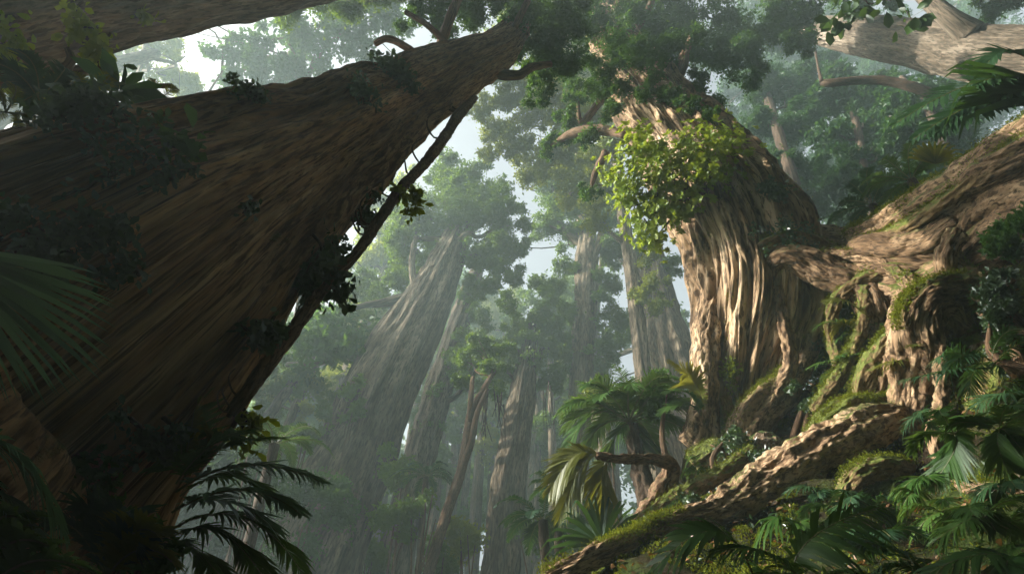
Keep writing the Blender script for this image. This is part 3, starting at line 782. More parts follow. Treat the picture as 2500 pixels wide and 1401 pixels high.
for k in range(16):
    a = rng.integers(0, len(pL) - 1); f = rng.random()
    q = [pL[a][i] * (1 - f) + pL[a + 1][i] * f for i in range(4)]
    L = 40 + 50 * rng.random()
    e = [(q[0], q[1], 3, q[3]), (q[0] - .35 * L + 8 * rng.normal(), q[1] - .1 * L, 2.5, q[3] - .1), (q[0] - .5 * L, q[1] - .7 * L, 2, q[3] + .2), (q[0] - .1 * L + 12 * rng.normal(), q[1] - 1.15 * L, 1.2, q[3] + .5)]
    limb('tendril', tube([(*atd(x, y, d), h / FPX * d) for x, y, h, d in e], 6, 16), M['vine'], tL)
cl = [(atd(1010, 500, 7.0), .15), (atd(970, 470, 6.85), .11), (atd(1018, 478, 7.1), .11)]
leaves_part(tL, cl, 'leaf_gold', 'foliage', shape='round', leaf_scale=.012, cover=.5, sub=6)

# ---- broad leaved shrub glowing in the sun on the right giant
def rosettes(P, ax, Ln, mat, root, name='foliage', n=7, W=.55, spread=1.0):
    """A rosette of rounded leaves at each twig end."""
    k = len(P)
    pp = np.repeat(P, n, 0)
    aa = np.repeat(unit(ax), n, 0)
    ph = np.tile(np.arange(n) * 2.399, k) + np.repeat(rng.random(k) * 6, n)
    u = unit(np.cross(aa, rng.normal(size=(k, 3)).repeat(n, 0)))
    v = np.cross(aa, u)
    d = u * np.cos(ph)[:, None] + v * np.sin(ph)[:, None]
    D = unit(d * spread + aa * (.25 + .7 * rng.random((k * n, 1))))
    l = Ln * (.6 + .6 * rng.random(k * n))
    V, F, m = leaf_mesh(pp + d * Ln * .08, D, aa + .25 * rng.normal(size=aa.shape), l, l * W, 'round')
    t = np.clip(np.repeat(.5 + .25 * rng.normal(size=k), n) + .16 * rng.normal(size=k * n), 0, 1)
    return obj(name, V, F, M[mat], root, tint=np.repeat(t, m))
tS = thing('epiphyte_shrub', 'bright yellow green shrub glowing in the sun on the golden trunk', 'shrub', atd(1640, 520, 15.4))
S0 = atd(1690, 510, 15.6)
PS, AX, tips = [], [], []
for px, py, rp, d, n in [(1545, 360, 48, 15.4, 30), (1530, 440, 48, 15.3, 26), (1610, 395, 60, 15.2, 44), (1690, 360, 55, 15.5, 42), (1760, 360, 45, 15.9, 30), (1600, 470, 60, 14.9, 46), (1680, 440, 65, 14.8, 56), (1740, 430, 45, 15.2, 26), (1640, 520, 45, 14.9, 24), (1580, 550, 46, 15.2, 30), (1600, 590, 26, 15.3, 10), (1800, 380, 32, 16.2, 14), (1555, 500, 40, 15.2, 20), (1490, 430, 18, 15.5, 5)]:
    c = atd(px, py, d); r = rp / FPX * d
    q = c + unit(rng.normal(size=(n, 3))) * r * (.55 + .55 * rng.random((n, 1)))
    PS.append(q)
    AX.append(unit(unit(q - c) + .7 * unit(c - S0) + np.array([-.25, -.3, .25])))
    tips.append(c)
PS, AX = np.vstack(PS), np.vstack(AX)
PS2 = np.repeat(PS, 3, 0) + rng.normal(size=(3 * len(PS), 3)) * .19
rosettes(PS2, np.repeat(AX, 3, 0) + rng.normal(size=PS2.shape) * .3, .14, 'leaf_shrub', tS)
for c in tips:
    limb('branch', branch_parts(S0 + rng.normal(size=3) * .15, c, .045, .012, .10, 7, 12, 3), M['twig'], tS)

# ---- climbers and small plants on the left giant
def climber(label, px, py, rp, n, D=DA, mat='leaf_ivy', Ln=.2, hang=.9, name='climbing_plant', shape='round', lift=.06, cat='climbing plant', stems=4, dd=None):
    c, nn = surf_at(D, px, py, 25)
    if dd is not None: c, nn = atd(px, py, dd), unit(-ray(px, py))
    r = rp / FPX * depth(c)[0]
    if D is DA or D is DL: Ln *= .48
    root = thing(name, label, cat, c)
    ns = max(3, int(n / 42))
    V0 = D[0]
    sel = np.linalg.norm(V0 - c, axis=1) < r * 3.2 + .4
    VV, NN = V0[sel][::2], D[3][sel][::2]
    stick = dd is None and len(VV) > 20
    Pl, Nl, runs = [], [], []
    m = max(6, n // ns)
    for s in range(ns):
        p = c + rng.normal(size=3) * r * np.array([.5, .5, .35])
        d = unit(rng.normal(size=3) * .8 + np.array([0, 0, -hang]))
        Ls = r * (.5 + 1.3 * rng.random() ** 2) * (.6 + .5 * hang)
        line = []
        for q in range(9):
            if stick:
                k = np.argmin(((VV - p) ** 2).sum(1))
                p, nq = VV[k] + NN[k] * lift, NN[k]
            else: nq = nn
            line.append((p.copy(), nq))
            d = unit(d + .45 * rng.normal(size=3) + np.array([0, 0, -.35 * hang]))
            p = p + d * Ls / 8
        A_ = np.array([l[0] for l in line]); B_ = np.array([l[1] for l in line])
        tt_ = np.clip(rng.random(m) ** .8 * 8, 0, 7.99); k = tt_.astype(int); f = (tt_ - k)[:, None]
        wsp = r * .13 * (1 - .6 * tt_ / 8)[:, None] + Ln * .25
        Pl.append(A_[k] * (1 - f) + A_[k + 1] * f + rng.normal(size=(m, 3)) * wsp + B_[k] * np.abs(rng.normal(size=(m, 1))) * Ln * .5)
        Nl.append(B_[k]); runs.append(A_)
    P, nnr = np.vstack(Pl), np.vstack(Nl)
    n = len(P)
    ax = unit(rng.normal(size=(n, 3)) * .8 + nnr * .5 + np.array([0, 0, -.6]))
    Lr = Ln * (.4 + .8 * rng.random(n))
    V, F, k = leaf_mesh(P, ax, unit(nnr + rng.normal(size=(n, 3)) * .6), Lr, Lr * .55, shape)
    obj('foliage', V, F, M[mat], root, tint=np.repeat(np.clip(.45 + .28 * rng.normal(size=n), 0, 1), k))
    for A_ in runs[:12]:
        limb('stem', tube(np.c_[A_, np.linspace(.016, .006, 9)], 5, 18), M['twig'], root)
    return root
climber('dark trailing creeper hanging down the middle of the leaning giant', 300, 300, 95, 900, Ln=.17)
climber('bunch of pale rounded leaves sprouting from the dark bark', 430, 345, 34, 40, mat='frond', Ln=.34, stems=2)
climber('low straggling creeper patch on the shaded bark beside the trailing one', 370, 400, 70, 350, Ln=.14)
climber('ragged dark creeper curtain on the lower shaded bark', 300, 600, 75, 600, Ln=.14)
climber('small lone tuft of leaves on the bare middle of the giant', 620, 515, 18, 80, Ln=.13, stems=1)
climber('dense green plant tuft bulging from the sunny edge of the giant', 790, 640, 70, 900, Ln=.22, mat='leaf_ivy')
climber('leafy plant hanging over the vine at the edge of the giant', 830, 690, 45, 350, Ln=.22, mat='leaf_ivy', D=DL)
climber('ferny tuft on the lower right edge of the giant', 650, 800, 38, 400, Ln=.17)
climber('small yellowish leafed plant low on the edge of the giant', 590, 1000, 26, 120, Ln=.22, mat='leaf_gold')
climber('mossy leafy hump on the upper ridge of the giant trunk', 985, 165, 40, 900, Ln=.22, mat='leaf_ivy', hang=1.4)
climber('short mossy beard on the top ridge near the middle of the giant', 640, 235, 36, 500, Ln=.12, mat='leaf_ivy')
climber('dark mossy strip between two ridges high on the giant', 880, 205, 44, 600, Ln=.14, mat='leaf_ivy')
climber('dark shaded creeper at the far left edge of the giant', 60, 560, 80, 500, Ln=.13)
climber('sparse creeper on the deep shaded bark above the palm blades', 170, 640, 60, 400, Ln=.12)
climber('dark ivy mat low on the shaded base of the giant', 330, 1060, 70, 600, Ln=.12)
climber('leafy tuft under the vine at the foot of the giant', 900, 520, 34, 300, Ln=.2, mat='leaf_ivy')
climber('creeping ivy clinging to the left leg of the sunlit giant', 1755, 880, 34, 500, D=DC, mat='leaf_gold', Ln=.1, hang=2.4)
climber('scruffy green tuft on the shaded upper side of the sunlit giant', 1865, 440, 34, 500, D=DC, mat='leaf_ivy', Ln=.14)
climber('shaggy dark growth along the shaded right flank of the sunlit giant', 1930, 545, 60, 900, D=DC, mat='leaf_ivy', Ln=.12)
climber('long leafy garland dangling in front of the grey top left trunk', 235, 55, 45, 220, D=DB, mat='leaf_gold', Ln=.14, dd=6.5, hang=2.0)
climber('round leaved clump at the left edge below the grey trunk', 45, 140, 62, 420, D=DB, mat='leaf_shrub', Ln=.14, dd=6.8)
climber('small leafy sprig clinging under the grey top left trunk', 345, 62, 16, 60, D=DB, mat='leaf_gold', Ln=.14)
climber('large glossy leaves dangling before the pale top right trunk', 2075, 40, 44, 60, D=DD, mat='leaf_ivy', Ln=.36, dd=13, hang=1.4)
climber('row of broad hanging leaves above the pale trunk', 2160, -15, 60, 60, D=DD, mat='frond', Ln=.36, dd=13, hang=.6)
# plants growing along the top of the giant at far left
def broadleaf(label, px, py, d, n, Ln, mat, up=(0, 0, 1), W=.32, name='broadleaf_plant', el=.4):
    c = atd(px, py, d)
    r = thing(name, label, 'plant', c)
    a = np.arange(n) * 2.4 + rng.random()
    D = np.stack([np.sin(a) * math.cos(el), np.cos(a) * math.cos(el), np.full(n, math.sin(el))], 1) + .25 * rng.normal(size=(n, 3))
    l = Ln * (.6 + .6 * rng.random(n))
    for i in range(n):
        V, F, k = leaf_mesh(c[None], D[i:i + 1], np.array([[0, 0, 1.0]]) + .3 * rng.normal(size=(1, 3)), l[i:i + 1], l[i:i + 1] * W, 'round')
        obj('leaf', V, F, M[mat], r, tint=np.full(len(V), np.clip(.5 + .3 * rng.normal(), 0, 1)))
    return r
broadleaf('dark broad leaved plant standing on top of the giant at left', 290, 225, 4.65, 12, .36, 'frond_dark')
fern('ridge_fern', 'dark drooping fern rooted on the top ridge at far left', 'fern', atd(95, 245, 4.15), 9, .41, 'frond_dark', ll=.3, lw=.05)
fern('ridge_fern', 'golden backlit fern fringe on the top ridge of the giant', 'fern', atd(190, 262, 4.4), 9, .41, 'frond_gold', ll=.22, lw=.02, nl=46)
fern('ridge_fern', 'small bright fern peeking over the ridge beside the sky gap', 'fern', atd(370, 262, 5.15), 7, .32, 'frond_gold', ll=.22, lw=.02, nl=46)
fern('ridge_fern', 'yellowish grassy fern at the far left end of the ridge', 'fern', atd(15, 275, 4.0), 7, .32, 'frond_gold', ll=.22, lw=.02, nl=46)
tt = thing('dead_branch', 'bare forked branch reaching over the ridge at upper left', 'branch', atd(0, 205, 6))
limb('wood', [tube([(*atd(x, y, d * .55), h / FPX * d * .55) for x, y, h, d in e], 14, 30, amp=.02, freq=4, lump=.1) for e in
      ([(-60, 205, 18, 11), (60, 190, 14, 11.2), (140, 185, 12, 11.5), (250, 158, 10, 12), (270, 155, 3, 12.2)], [(120, 188, 9, 11.5), (160, 170, 8, 11.4), (176, 145, 6, 11.4), (165, 118, 3, 11.4)], [(150, 210, 7, 11), (220, 212, 5, 11.3), (420, 210, 2, 12.5)])], M['vine'], tt)

# ------------------------------------------------------------------ the forest beyond
tree('forest_tree', 'broad grey trunked tree leaning right with a round hazy crown', [(745, 1400, 118, 27), (872, 1090, 86, 28), (931, 939, 78, 28), (1028, 760, 58, 28.5), (1087, 640, 40, 29), (1125, 545, 22, 29.5)],
     [(1100, 460, 62), (1185, 480, 62), (1035, 520, 68), (1130, 550, 85), (1215, 555, 62), (985, 600, 66), (1050, 640, 55), (1215, 640, 50), (965, 685, 46), (935, 730, 40), (1190, 700, 42), (1250, 680, 34), (1240, 745, 30, 27), (1085, 425, 40), (1150, 425, 42), (1010, 560, 55), (1160, 620, 60), (1265, 610, 30)], 29, 'mid', 'leaf_mid', 8, 150, 260, 1.35,
     extra=([(985, 730, 14, 28), (930, 740, 10, 27.6), (890, 745, 7, 27.2), (830, 760, 4, 27)], [(1012, 700, 9, 28), (1005, 640, 8, 27.8), (1015, 580, 6, 27.8)]), amp=.11, twist=.012)
tree('forest_tree', 'slimmer trunk tangled in creepers close behind the broad grey one', [(955, 1400, 40, 35), (1050, 1030, 32, 35.5), (1110, 830, 25, 36), (1150, 700, 18, 36), (1175, 640, 10, 36)],
     [(1150, 720, 42), (1178, 770, 30), (1160, 830, 40), (1190, 890, 42), (1125, 930, 40), (1195, 950, 32), (1105, 870, 30), (1060, 960, 28), (1045, 1040, 30)], 35, 'mid', 'leaf_mid', 4, 70, 160)
tree('forest_tree', 'straight trunk rising through the pale haze at the centre', [(1222, 1400, 44, 33), (1246, 1150, 38, 33.5), (1275, 960, 30, 34), (1292, 850, 18, 34), (1300, 790, 8, 34)],
     [(1290, 830, 48), (1240, 840, 42), (1340, 850, 42), (1290, 890, 50), (1225, 900, 42), (1355, 915, 36), (1265, 800, 34), (1320, 800, 34), (1190, 850, 30), (1380, 870, 28)], 34, 'mid', 'leaf_mid', 6, 80, 200)
tree('forest_tree', 'tall twin forked tree with a bright leafy top right of centre', [(1406, 1300, 26, 34), (1412, 1100, 25, 34), (1420, 900, 27, 34.5), (1430, 750, 27, 35), (1433, 620, 25, 35), (1436, 540, 14, 35)],
     [(1330, 545, 48), (1400, 500, 62), (1485, 520, 55), (1345, 470, 52), (1440, 430, 62), (1510, 610, 38), (1375, 650, 34), (1345, 700, 42), (1330, 760, 34), (1490, 690, 38), (1500, 770, 46), (1435, 790, 36), (1375, 840, 50), (1460, 900, 50), (1390, 420, 50), (1390, 560, 40), (1470, 600, 36), (1480, 840, 40), (1385, 760, 36), (1350, 930, 34)], 35, 'mid', 'leaf_mid', 8, 80, 220,
     extra=([(1420, 600, 9, 35), (1385, 570, 8, 35), (1360, 545, 6, 35), (1340, 530, 4, 35)], [(1448, 640, 9, 34.6), (1465, 580, 8, 34.4), (1475, 530, 5, 34.4)]))
tree('forest_tree', 'slender pale pole straight trunk left of the sunlit giant', [(1576, 960, 20, 26), (1560, 820, 18, 26.3), (1540, 650, 16, 26.8), (1515, 480, 13, 27.5), (1500, 340, 9, 28)],
     [(1290, 290, 55, -33), (1350, 250, 60, -33), (1400, 330, 62, -32), (1255, 360, 46, -33), (1205, 320, 44, -34), (1450, 390, 52, -29), (1330, 380, 52, -32), (1440, 280, 52, -32), (1290, 430, 40, -33), (1375, 200, 40, -34), (1200, 370, 28, -33), (1240, 250, 36, -34), (1400, 470, 60, 25), (1440, 400, 55, 25), (1455, 540, 46, 25), (1380, 405, 50, 25), (1480, 450, 50, 25), (1170, 275, 34, -34), (1235, 225, 34, -34), (1285, 205, 36, -34), (1205, 185, 34, -34), (1590, 690, 34), (1575, 640, 26), (1600, 750, 30), (1550, 720, 22)], 26, 'mid', 'leaf_gold', 1, 60, 200)
tree('forest_tree', 'heavy buttressed trunk in the haze beside the golden bark', [(1668, 1040, 90, 30), (1640, 930, 72, 30), (1612, 790, 46, 30.5), (1594, 660, 30, 31), (1580, 560, 20, 31)],
     [(1640, 640, 30), (1560, 590, 34), (1545, 820, 28)], 30, 'mid', 'leaf_mid', 2, 110, 180, 1.3)
rM7, _ = tree('forest_tree', 'thin crooked dark sapling forking in front of the haze', [(1046, 1400, 13, 23), (1088, 1260, 12, 23), (1128, 1140, 11, 23), (1150, 1010, 9, 23.5), (1178, 955, 7, 23.5), (1210, 900, 4, 24)],
     [(1130, 880, 34, 25), (1190, 900, 34), (1165, 850, 36, 25), (1120, 930, 26), (1215, 940, 26), (1215, 860, 30, 25)], 24, 'vine', 'leaf_mid', 2, 30, 160, 1.2, extra=([(1128, 1140, 9, 23), (1150, 1080, 8, 22.8), (1165, 1010, 6, 22.8), (1190, 950, 4, 23)], [(1146, 1030, 7, 23.3), (1150, 970, 6, 23), (1155, 920, 4, 23)]), br_r=.1)
tree('forest_tree', 'dark slanting tree with spreading bare twigs beside the vine', [(640, 1043, 13, 29), (743, 896, 11, 30), (800, 793, 9, 30.5), (830, 755, 7, 31), (870, 690, 4, 31)],
     [(765, 845, 44), (715, 935, 50), (800, 790, 42), (700, 880, 38), (835, 850, 42), (775, 950, 36), (655, 1000, 40), (850, 765, 38), (890, 690, 46), (905, 810, 34), (870, 830, 34), (930, 850, 26)], 30, 'mid', 'leaf_mid', 6, 34, 140, 1.3,
     extra=([(700, 890, 6, 29), (790, 885, 5, 28.5), (840, 850, 3.5, 28.5), (880, 870, 2, 28.5)], [(800, 872, 4, 28.5), (850, 820, 3, 28.5), (880, 800, 2, 28.5)]), br_r=.12)
tree('forest_tree', 'low pale slanting trunk half hidden behind the palm fronds', [(660, 1160, 11, 33), (725, 985, 10, 33.5), (770, 900, 7, 34), (800, 840, 4, 34)],
     [(690, 960, 34), (740, 1000, 30), (640, 950, 36), (790, 1010, 26), (830, 980, 28)], 34, 'mid', 'leaf_gold', 3, 30, 120, 1.3, br_r=.1)
tree('forest_tree', 'leafy tree filling the gap between the vine and the round crown', [(760, 1200, 16, 42), (850, 900, 14, 42), (920, 720, 11, 42), (960, 600, 7, 42)],
     [(940, 560, 48), (925, 490, 44), (985, 450, 38), (900, 640, 48), (1000, 520, 40), (950, 640, 44), (890, 590, 30), (1020, 480, 36), (870, 740, 44), (910, 760, 30), (880, 900, 46), (820, 930, 44)], 42, 'mid', 'leaf_gold', 5, 40, 140)
# canopy over the top left
tree('canopy_tree', 'bright backlit canopy with dark limbs beside the open sky', [(640, 560, 40, 33), (660, 380, 30, 31), (690, 220, 20, 28), (740, 90, 12, 26)],
     [(570, 125, 44, -38), (640, 165, 60, -38), (715, 70, 62, -39), (560, 205, 34, -37), (770, 130, 60, -38), (850, 55, 60, -39), (905, 150, 40, -38), (960, 60, 44, -39), (650, 215, 30, -37), (720, 165, 50, -37), (800, 20, 50, -40), (620, 100, 40, -38), (840, 120, 44, -38), (920, 20, 40, -39)], 25, 'vine', 'leaf_deep', 7, 40, 120,
     extra=([(740, 140, 10, 20), (660, 145, 9, 20), (590, 143, 7, 20), (520, 142, 3, 20)],), cover=1.15, lscale=.0085)
tree('canopy_tree', 'fine leaved golden canopy glimpsed under the grey corner trunk', [(-420, 640, 60, 12), (-150, 360, 44, 13), (120, 210, 24, 15), (380, 130, 10, 18)],
     [(300, 150, 50, -44), (375, 120, 46, -44), (425, 190, 44, -44), (340, 170, 36, -43), (450, 230, 36, -44), (240, 150, 40, -46), (415, 100, 34, -44), (470, 200, 26, -44)], 19, 'mid', 'leaf_gold', 4, 40, 120, cover=1.3, lscale=.0055)
# trees behind the right bank; their darker leaf colour stands in for shade
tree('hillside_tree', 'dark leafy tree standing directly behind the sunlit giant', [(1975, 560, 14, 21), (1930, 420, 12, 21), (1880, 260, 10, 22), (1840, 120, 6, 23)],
     [(1900, 200, 60), (1850, 300, 55), (1930, 320, 60), (1960, 240, 55), (1890, 400, 50), (1960, 420, 55), (1980, 170, 44), (1860, 230, 45), (1990, 500, 50), (1930, 500, 40), (1910, 110, 40)], 22, 'twig', 'leaf_shaded', 6, 30, 120, cover=2.0)
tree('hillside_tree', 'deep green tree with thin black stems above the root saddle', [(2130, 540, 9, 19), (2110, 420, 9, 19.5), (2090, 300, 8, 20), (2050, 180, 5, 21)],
     [(2060, 240, 55), (2030, 330, 55), (2120, 300, 52), (2080, 400, 50), (2040, 450, 50), (2140, 220, 50), (2160, 380, 50), (2100, 480, 50), (2180, 460, 45), (2040, 190, 46), (2060, 530, 40), (2150, 540, 40)], 20, 'twig', 'leaf_shaded', 6, 30, 120, cover=2.0, lscale=.008)
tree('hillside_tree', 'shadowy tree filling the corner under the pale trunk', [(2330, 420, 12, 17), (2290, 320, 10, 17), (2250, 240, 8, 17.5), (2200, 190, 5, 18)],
     [(2230, 230, 52), (2200, 320, 50), (2270, 280, 55), (2240, 400, 50), (2330, 260, 50), (2310, 350, 50), (2360, 310, 46), (2280, 450, 46), (2190, 250, 40)], 17.5, 'twig', 'leaf_shaded', 5, 30, 100, cover=2.0, lscale=.008, extra=([(2280, 232, 12, 14), (2200, 205, 11, 14.2), (2120, 196, 10, 14.4), (2020, 204, 9, 14.8), (2005, 200, 2, 15)], [(2006, 200, 4, 14.8), (1998, 170, 3, 14.8), (1990, 120, 2, 15)]))
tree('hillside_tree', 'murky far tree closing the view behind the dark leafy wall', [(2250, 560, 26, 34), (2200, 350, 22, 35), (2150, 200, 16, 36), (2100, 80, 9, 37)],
     [(1830, 200, 90), (1900, 350, 95), (2000, 250, 100), (2020, 420, 95), (2120, 200, 90), (2150, 350, 95), (2250, 250, 90), (2280, 400, 85), (2080, 100, 80), (1950, 120, 80), (1820, 330, 60), (2180, 480, 80), (2050, 530, 70), (1880, 450, 60), (2330, 300, 80), (2430, 250, 80), (2440, 120, 80), (2250, 130, 70), (2350, 20, 80), (1780, 290, 40), (1770, 110, 70), (1850, 30, 70)], 36, 'mid', 'leaf_shaded', 5, 40, 120, cover=1.8)
tree('hillside_tree', 'tall hazy tree crowning the top edge between the two giants', [(1440, 760, 16, 48), (1420, 500, 14, 48), (1400, 300, 12, 48), (1380, 150, 8, 48)],
     [(1300, 120, 50, -50), (1380, 100, 60, -52), (1440, 160, 55, -50), (1340, 20, 60, -54), (1450, 60, 60, -52), (1520, 280, 50, -46), (1470, 470, 50, -42), (1420, 210, 50, -50), (1300, 190, 40, -48), (1240, 20, 50, -54), (1200, 110, 44, -50)], 48, 'mid', 'leaf_gold', 4, 30, 120, cover=1.2)

# slender far trees, alike in the haze
far = [(600, 13, 52), (655, 10, 60), (705, 9, 66), (775, 12, 55), (1010, 12, 50), (1062, 9, 58), (1100, 13, 62), (1132, 8, 70), (1165, 10, 56), (1195, 7, 74), (1310, 9, 55), (1335, 12, 62), (1362, 8, 70), (1390, 11, 58), (1478, 10, 60), (1505, 12, 52), (1300, 7, 78), (1215, 8, 66), (1350, 10, 48), (1660, 10, 50), (1015, 8, 74), (930, 10, 64), (560, 14, 46)] + [(985 + 31 * k + int(12 * rng.normal()), 7 + 5 * rng.random(), 50 + 28 * rng.random()) for k in range(15)] + [(610 + 42 * k, 8 + 4 * rng.random(), 48 + 20 * rng.random()) for k in range(7)]
for px, hw, Y in far:
    lean = (1330 - px) * .2 + 8 * rng.normal()
    top = 700 + rng.random() * 280
    cl = []
    for k in range(8):
        q = rng.random()
        cl.append((px + lean * (.5 + .5 * q) + rng.normal() * 34, top - 60 + q * 330, 24 + 20 * rng.random()))
    tree('distant_tree', 'slender trunk fading into the pale haze of the valley', [(px - lean * .3, 1420, hw * 1.15, Y), (px + lean * .1, 1200, hw, Y), (px + lean * .5, 1000, hw * .8, Y), (px + lean, top, hw * .4, Y)], cl, Y, 'mid', 'leaf_gold' if px % 2 else 'leaf_mid', 2, 20, 70, 1.2, grp='slender trees far back in the haze', br_r=.15, cover=1.0)

# unseen trunks and foliage added round the viewpoint to cut ambient light
C, trunks = [], []
shade = [(-17, 26, 1.0), (-20, 30, 1.1), (-27, 33, 1.2), (-31, 40, 1.2), (-25, 44, 1.0), (-36, 36, 1.3), (-29, 52, 1.2), (-22, 38, .9), (-38, 46, 1.2), (-34, 58, 1.2), (-24, 58, 1.0)]  # hidden trees added to shade the haze in the valley
for x, y, r in [(-7, -9, 1.2), (3, -12, 1.4), (12, -8, 1.0), (-16, -9, 1.3), (24, -8, 1.1), (-4, -20, 1.2), (9, -20, 1.3), (-22, -16, 1.4), (20, -18, 1.2)]:
    z = ground_z(x, y)[0]
    trunks.append(tube([(x, y, z - .5, r * 1.6), (x + .3, y, z + 5, r), (x, y + .4, z + 18, r * .8), (x + .8, y + .8, z + 36, r * .3)], 40, 90, flutes(.2, .06), amp=.06, freq=2, seed=x))
    for k in range(9):
        C.append((np.array([x, y, z + 22]) + np.array([5.5, 5.5, 6]) * rng.normal(size=3) * .75, 3.2 + 1.6 * rng.random()))
for k in range(420):  # unseen foliage ring added to block low sky light
    a = math.radians(80 + 178 * rng.random())
    R_ = 30 + 24 * rng.random()
    x, y = R_ * math.sin(a), R_ * math.cos(a)
    C.append((np.array([x, y, ground_z(x, y, False)[0] + 40 * rng.random()]), 4.5 + 2 * rng.random()))
for k in range(40):
    x, y = -24 + 50 * rng.random(), -22 + 26 * rng.random()
    if x < -7 and y > -1: continue
    if x > 12 and y > -2: continue
    C.append((np.array([x, y, 24 + 9 * rng.random()]), 3.2 + 1.3 * rng.random()))
for x, y, z in [(-3, 1, 33), (4, 2, 34), (0, -5, 32), (8, -1, 31), (-9, -4, 33), (14, 3, 32), (6, -8, 30), (-6, 4, 36)]:
    C.append((np.array([x, y, z], float), 4.0))
for x, y, r in shade:
    z = ground_z(x, y)[0]
    trunks.append(tube([(x, y, z - .5, r * 1.6), (x + .3, y, z + 5, r), (x, y + .4, z + 16, r * .8), (x + .8, y + .8, z + 28, r * .3)], 40, 90, flutes(.2, .06), amp=.06, freq=2, seed=x))
    for k in range(11):
        C.append((np.array([x, y, z + 15]) + np.array([4.5, 4.5, 7]) * rng.normal(size=3) * .75, 3.0 + 1.4 * rng.random()))
o = limb('unseen_shade_trunks', trunks, M['mid'], None); o['kind'] = 'stuff'
V, F, t = crown_mesh(C, leaf_scale=.015, cover=.8)
o = obj('unseen_shade_canopy', V, F, M['leaf_deep'], tint=t, smooth=False); o['kind'] = 'stuff'

# far off wood on the valley side
C = []
for k in range(540):
    a = math.radians(-62 + 140 * rng.random())
    R = 72 + 50 * rng.random()
    x, y = R * math.sin(a), R * math.cos(a)
    zg = ground_z(x, y, False)[0]
    top = 40 + 12 * rng.random() + 6 * math.sin(a * 9)
    C.append((np.array([x, y, zg + top * rng.random() ** .8]), 4 + 3 * rng.random()))
V, F, t = crown_mesh(C, leaf_scale=.0075, cover=.75, sub=12)
o = obj('distant_forest', V, F, M['leaf_mid'], tint=t, smooth=False); o['kind'] = 'stuff'

# hanging aerial roots and mosses under the centre crowns
def curtain(label, px, py, wpx, hpx, Y, n, grp=None):
    c = aty(px, py, Y)
    r = thing('hanging_vines', label, 'vines', c)
    for k in range(n):
        x = px + (rng.random() - .5) * wpx
        y0 = py + 12 * rng.normal()
        y1 = y0 + hpx * (.4 + .7 * rng.random())
        yy = Y + rng.normal() * .5
        p, q = aty(x, y0, yy), aty(x + 4 * rng.normal(), y1, yy)
        q[0] = p[0] + .15 * rng.normal()
        m = (p + q) / 2 + np.array([.12 * rng.normal(), 0, 0])
        limb('strand', tube([(*p, .03), (*m, .022), (*q, .012)], 4, 8), M['twig'], r)
curtain('grey curtain of hanging roots below the crooked sapling crown', 1205, 960, 50, 120, 24, 18)
curtain('loose hanging strands beside the straight centre trunk', 1330, 960, 50, 130, 33, 9)

# ------------------------------------------------------------------ understory
def shrub(label, px, py, rp, Y, mat='leaf_mid', name='shrub', n=4, sc=.0075, d=None):
    c = atd(px, py, d) if d else aty(px, py, Y)
    r = rp / FPX * depth(c)[0]
    zg = ground_z(c[0], c[1])[0]
    root = thing(name, label, 'shrub', (c[0], c[1], min(zg, c[2] - r)))
    limb('stem', [tube([(c[0] + .3 * rng.normal(), c[1] + .3 * rng.normal(), zg - .3, .10), (c[0] + .2 * rng.normal(), c[1], (zg + c[2]) / 2, .07), (*(c + rng.normal(size=3) * r * .4), .02)], 7, 14) for _ in range(n)], M['vine'], root)
    cl = [(c + rng.normal(size=3) * r * np.array([.6, .5, .5]), r * (.5 + .3 * rng.random())) for _ in range(5)]
    leaves_part(root, cl, mat, 'foliage', leaf_scale=sc, cover=1.2, minleaf=.07)
shrub('sunlit bush glowing low in the valley haze', 1150, 1300, 55, 26, 'leaf_gold')
shrub('dim bush at the bottom left of the centre trunk', 1060, 1370, 55, 24)
shrub('shaded bush against the foot of the broad grey trunk', 985, 1130, 46, 25)
shrub('dark bush growing low on the broad grey trunk', 1030, 1230, 56, 22)
shrub('deep shaded thicket under the broad grey trunk', 760, 1250, 90, 22, 'leaf_deep')
shrub('shadowy bush between the palm and the broad grey trunk', 640, 1150, 70, 20, 'leaf_deep')
shrub('bush of small leaves left of the grey trunk flank', 745, 1060, 40, 26)
shrub('small leafy tuft perched on the flank of the grey trunk', 870, 985, 34, 26)
shrub('leafy bush on the bank crest behind the arching fern', 1600, 955, 56, 0, 'leaf_deep', d=13.6, n=1)
shrub('bush glowing in the gap behind the bank palm', 1455, 960, 40, 22, 'leaf_gold')
shrub('low hazy bush in the valley right of the centre trunk', 1330, 1330, 50, 26)
shrub('bluish bush between the far trunks below the twin forked tree', 1440, 1330, 50, 24)
shrub('feathery green bush sitting on the root mass at right', 2420, 730, 55, 0, 'leaf_ivy', d=9.6)
shrub('small leaved creeper bush spilling over the right bank', 2450, 830, 60, 0, 'leaf_ivy', d=9.2)
shrub('gloomy thicket in the upper right bank shadow', 2470, 560, 60, 0, 'leaf_deep', d=9.8)
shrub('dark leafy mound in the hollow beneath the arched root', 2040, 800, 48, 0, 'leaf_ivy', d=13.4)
shrub('added dark thicket closing the hollow behind the arched root', 2050, 830, 100, 0, 'leaf_shaded', d=15.6)  # added with dark leaves so the hollow reads as shade
shrub('added dark undergrowth behind the foot of the sunlit giant', 2000, 900, 80, 0, 'leaf_shaded', d=17)  # added further back to close the bright gap left there
shrub('low dim bush between the broad grey trunk and its slimmer neighbour', 905, 1370, 50, 30)
shrub('small green bush at the lip of the hollow', 1975, 985, 36, 0, 'leaf_ivy', d=12.2)
shrub('mossy green bush on the slope above the long log', 1900, 1120, 44, 0, 'leaf_ivy', d=10.6)
shrub('bushy green patch left of the reddish boulder', 1760, 1090, 44, 0, 'leaf_ivy', d=11.6)
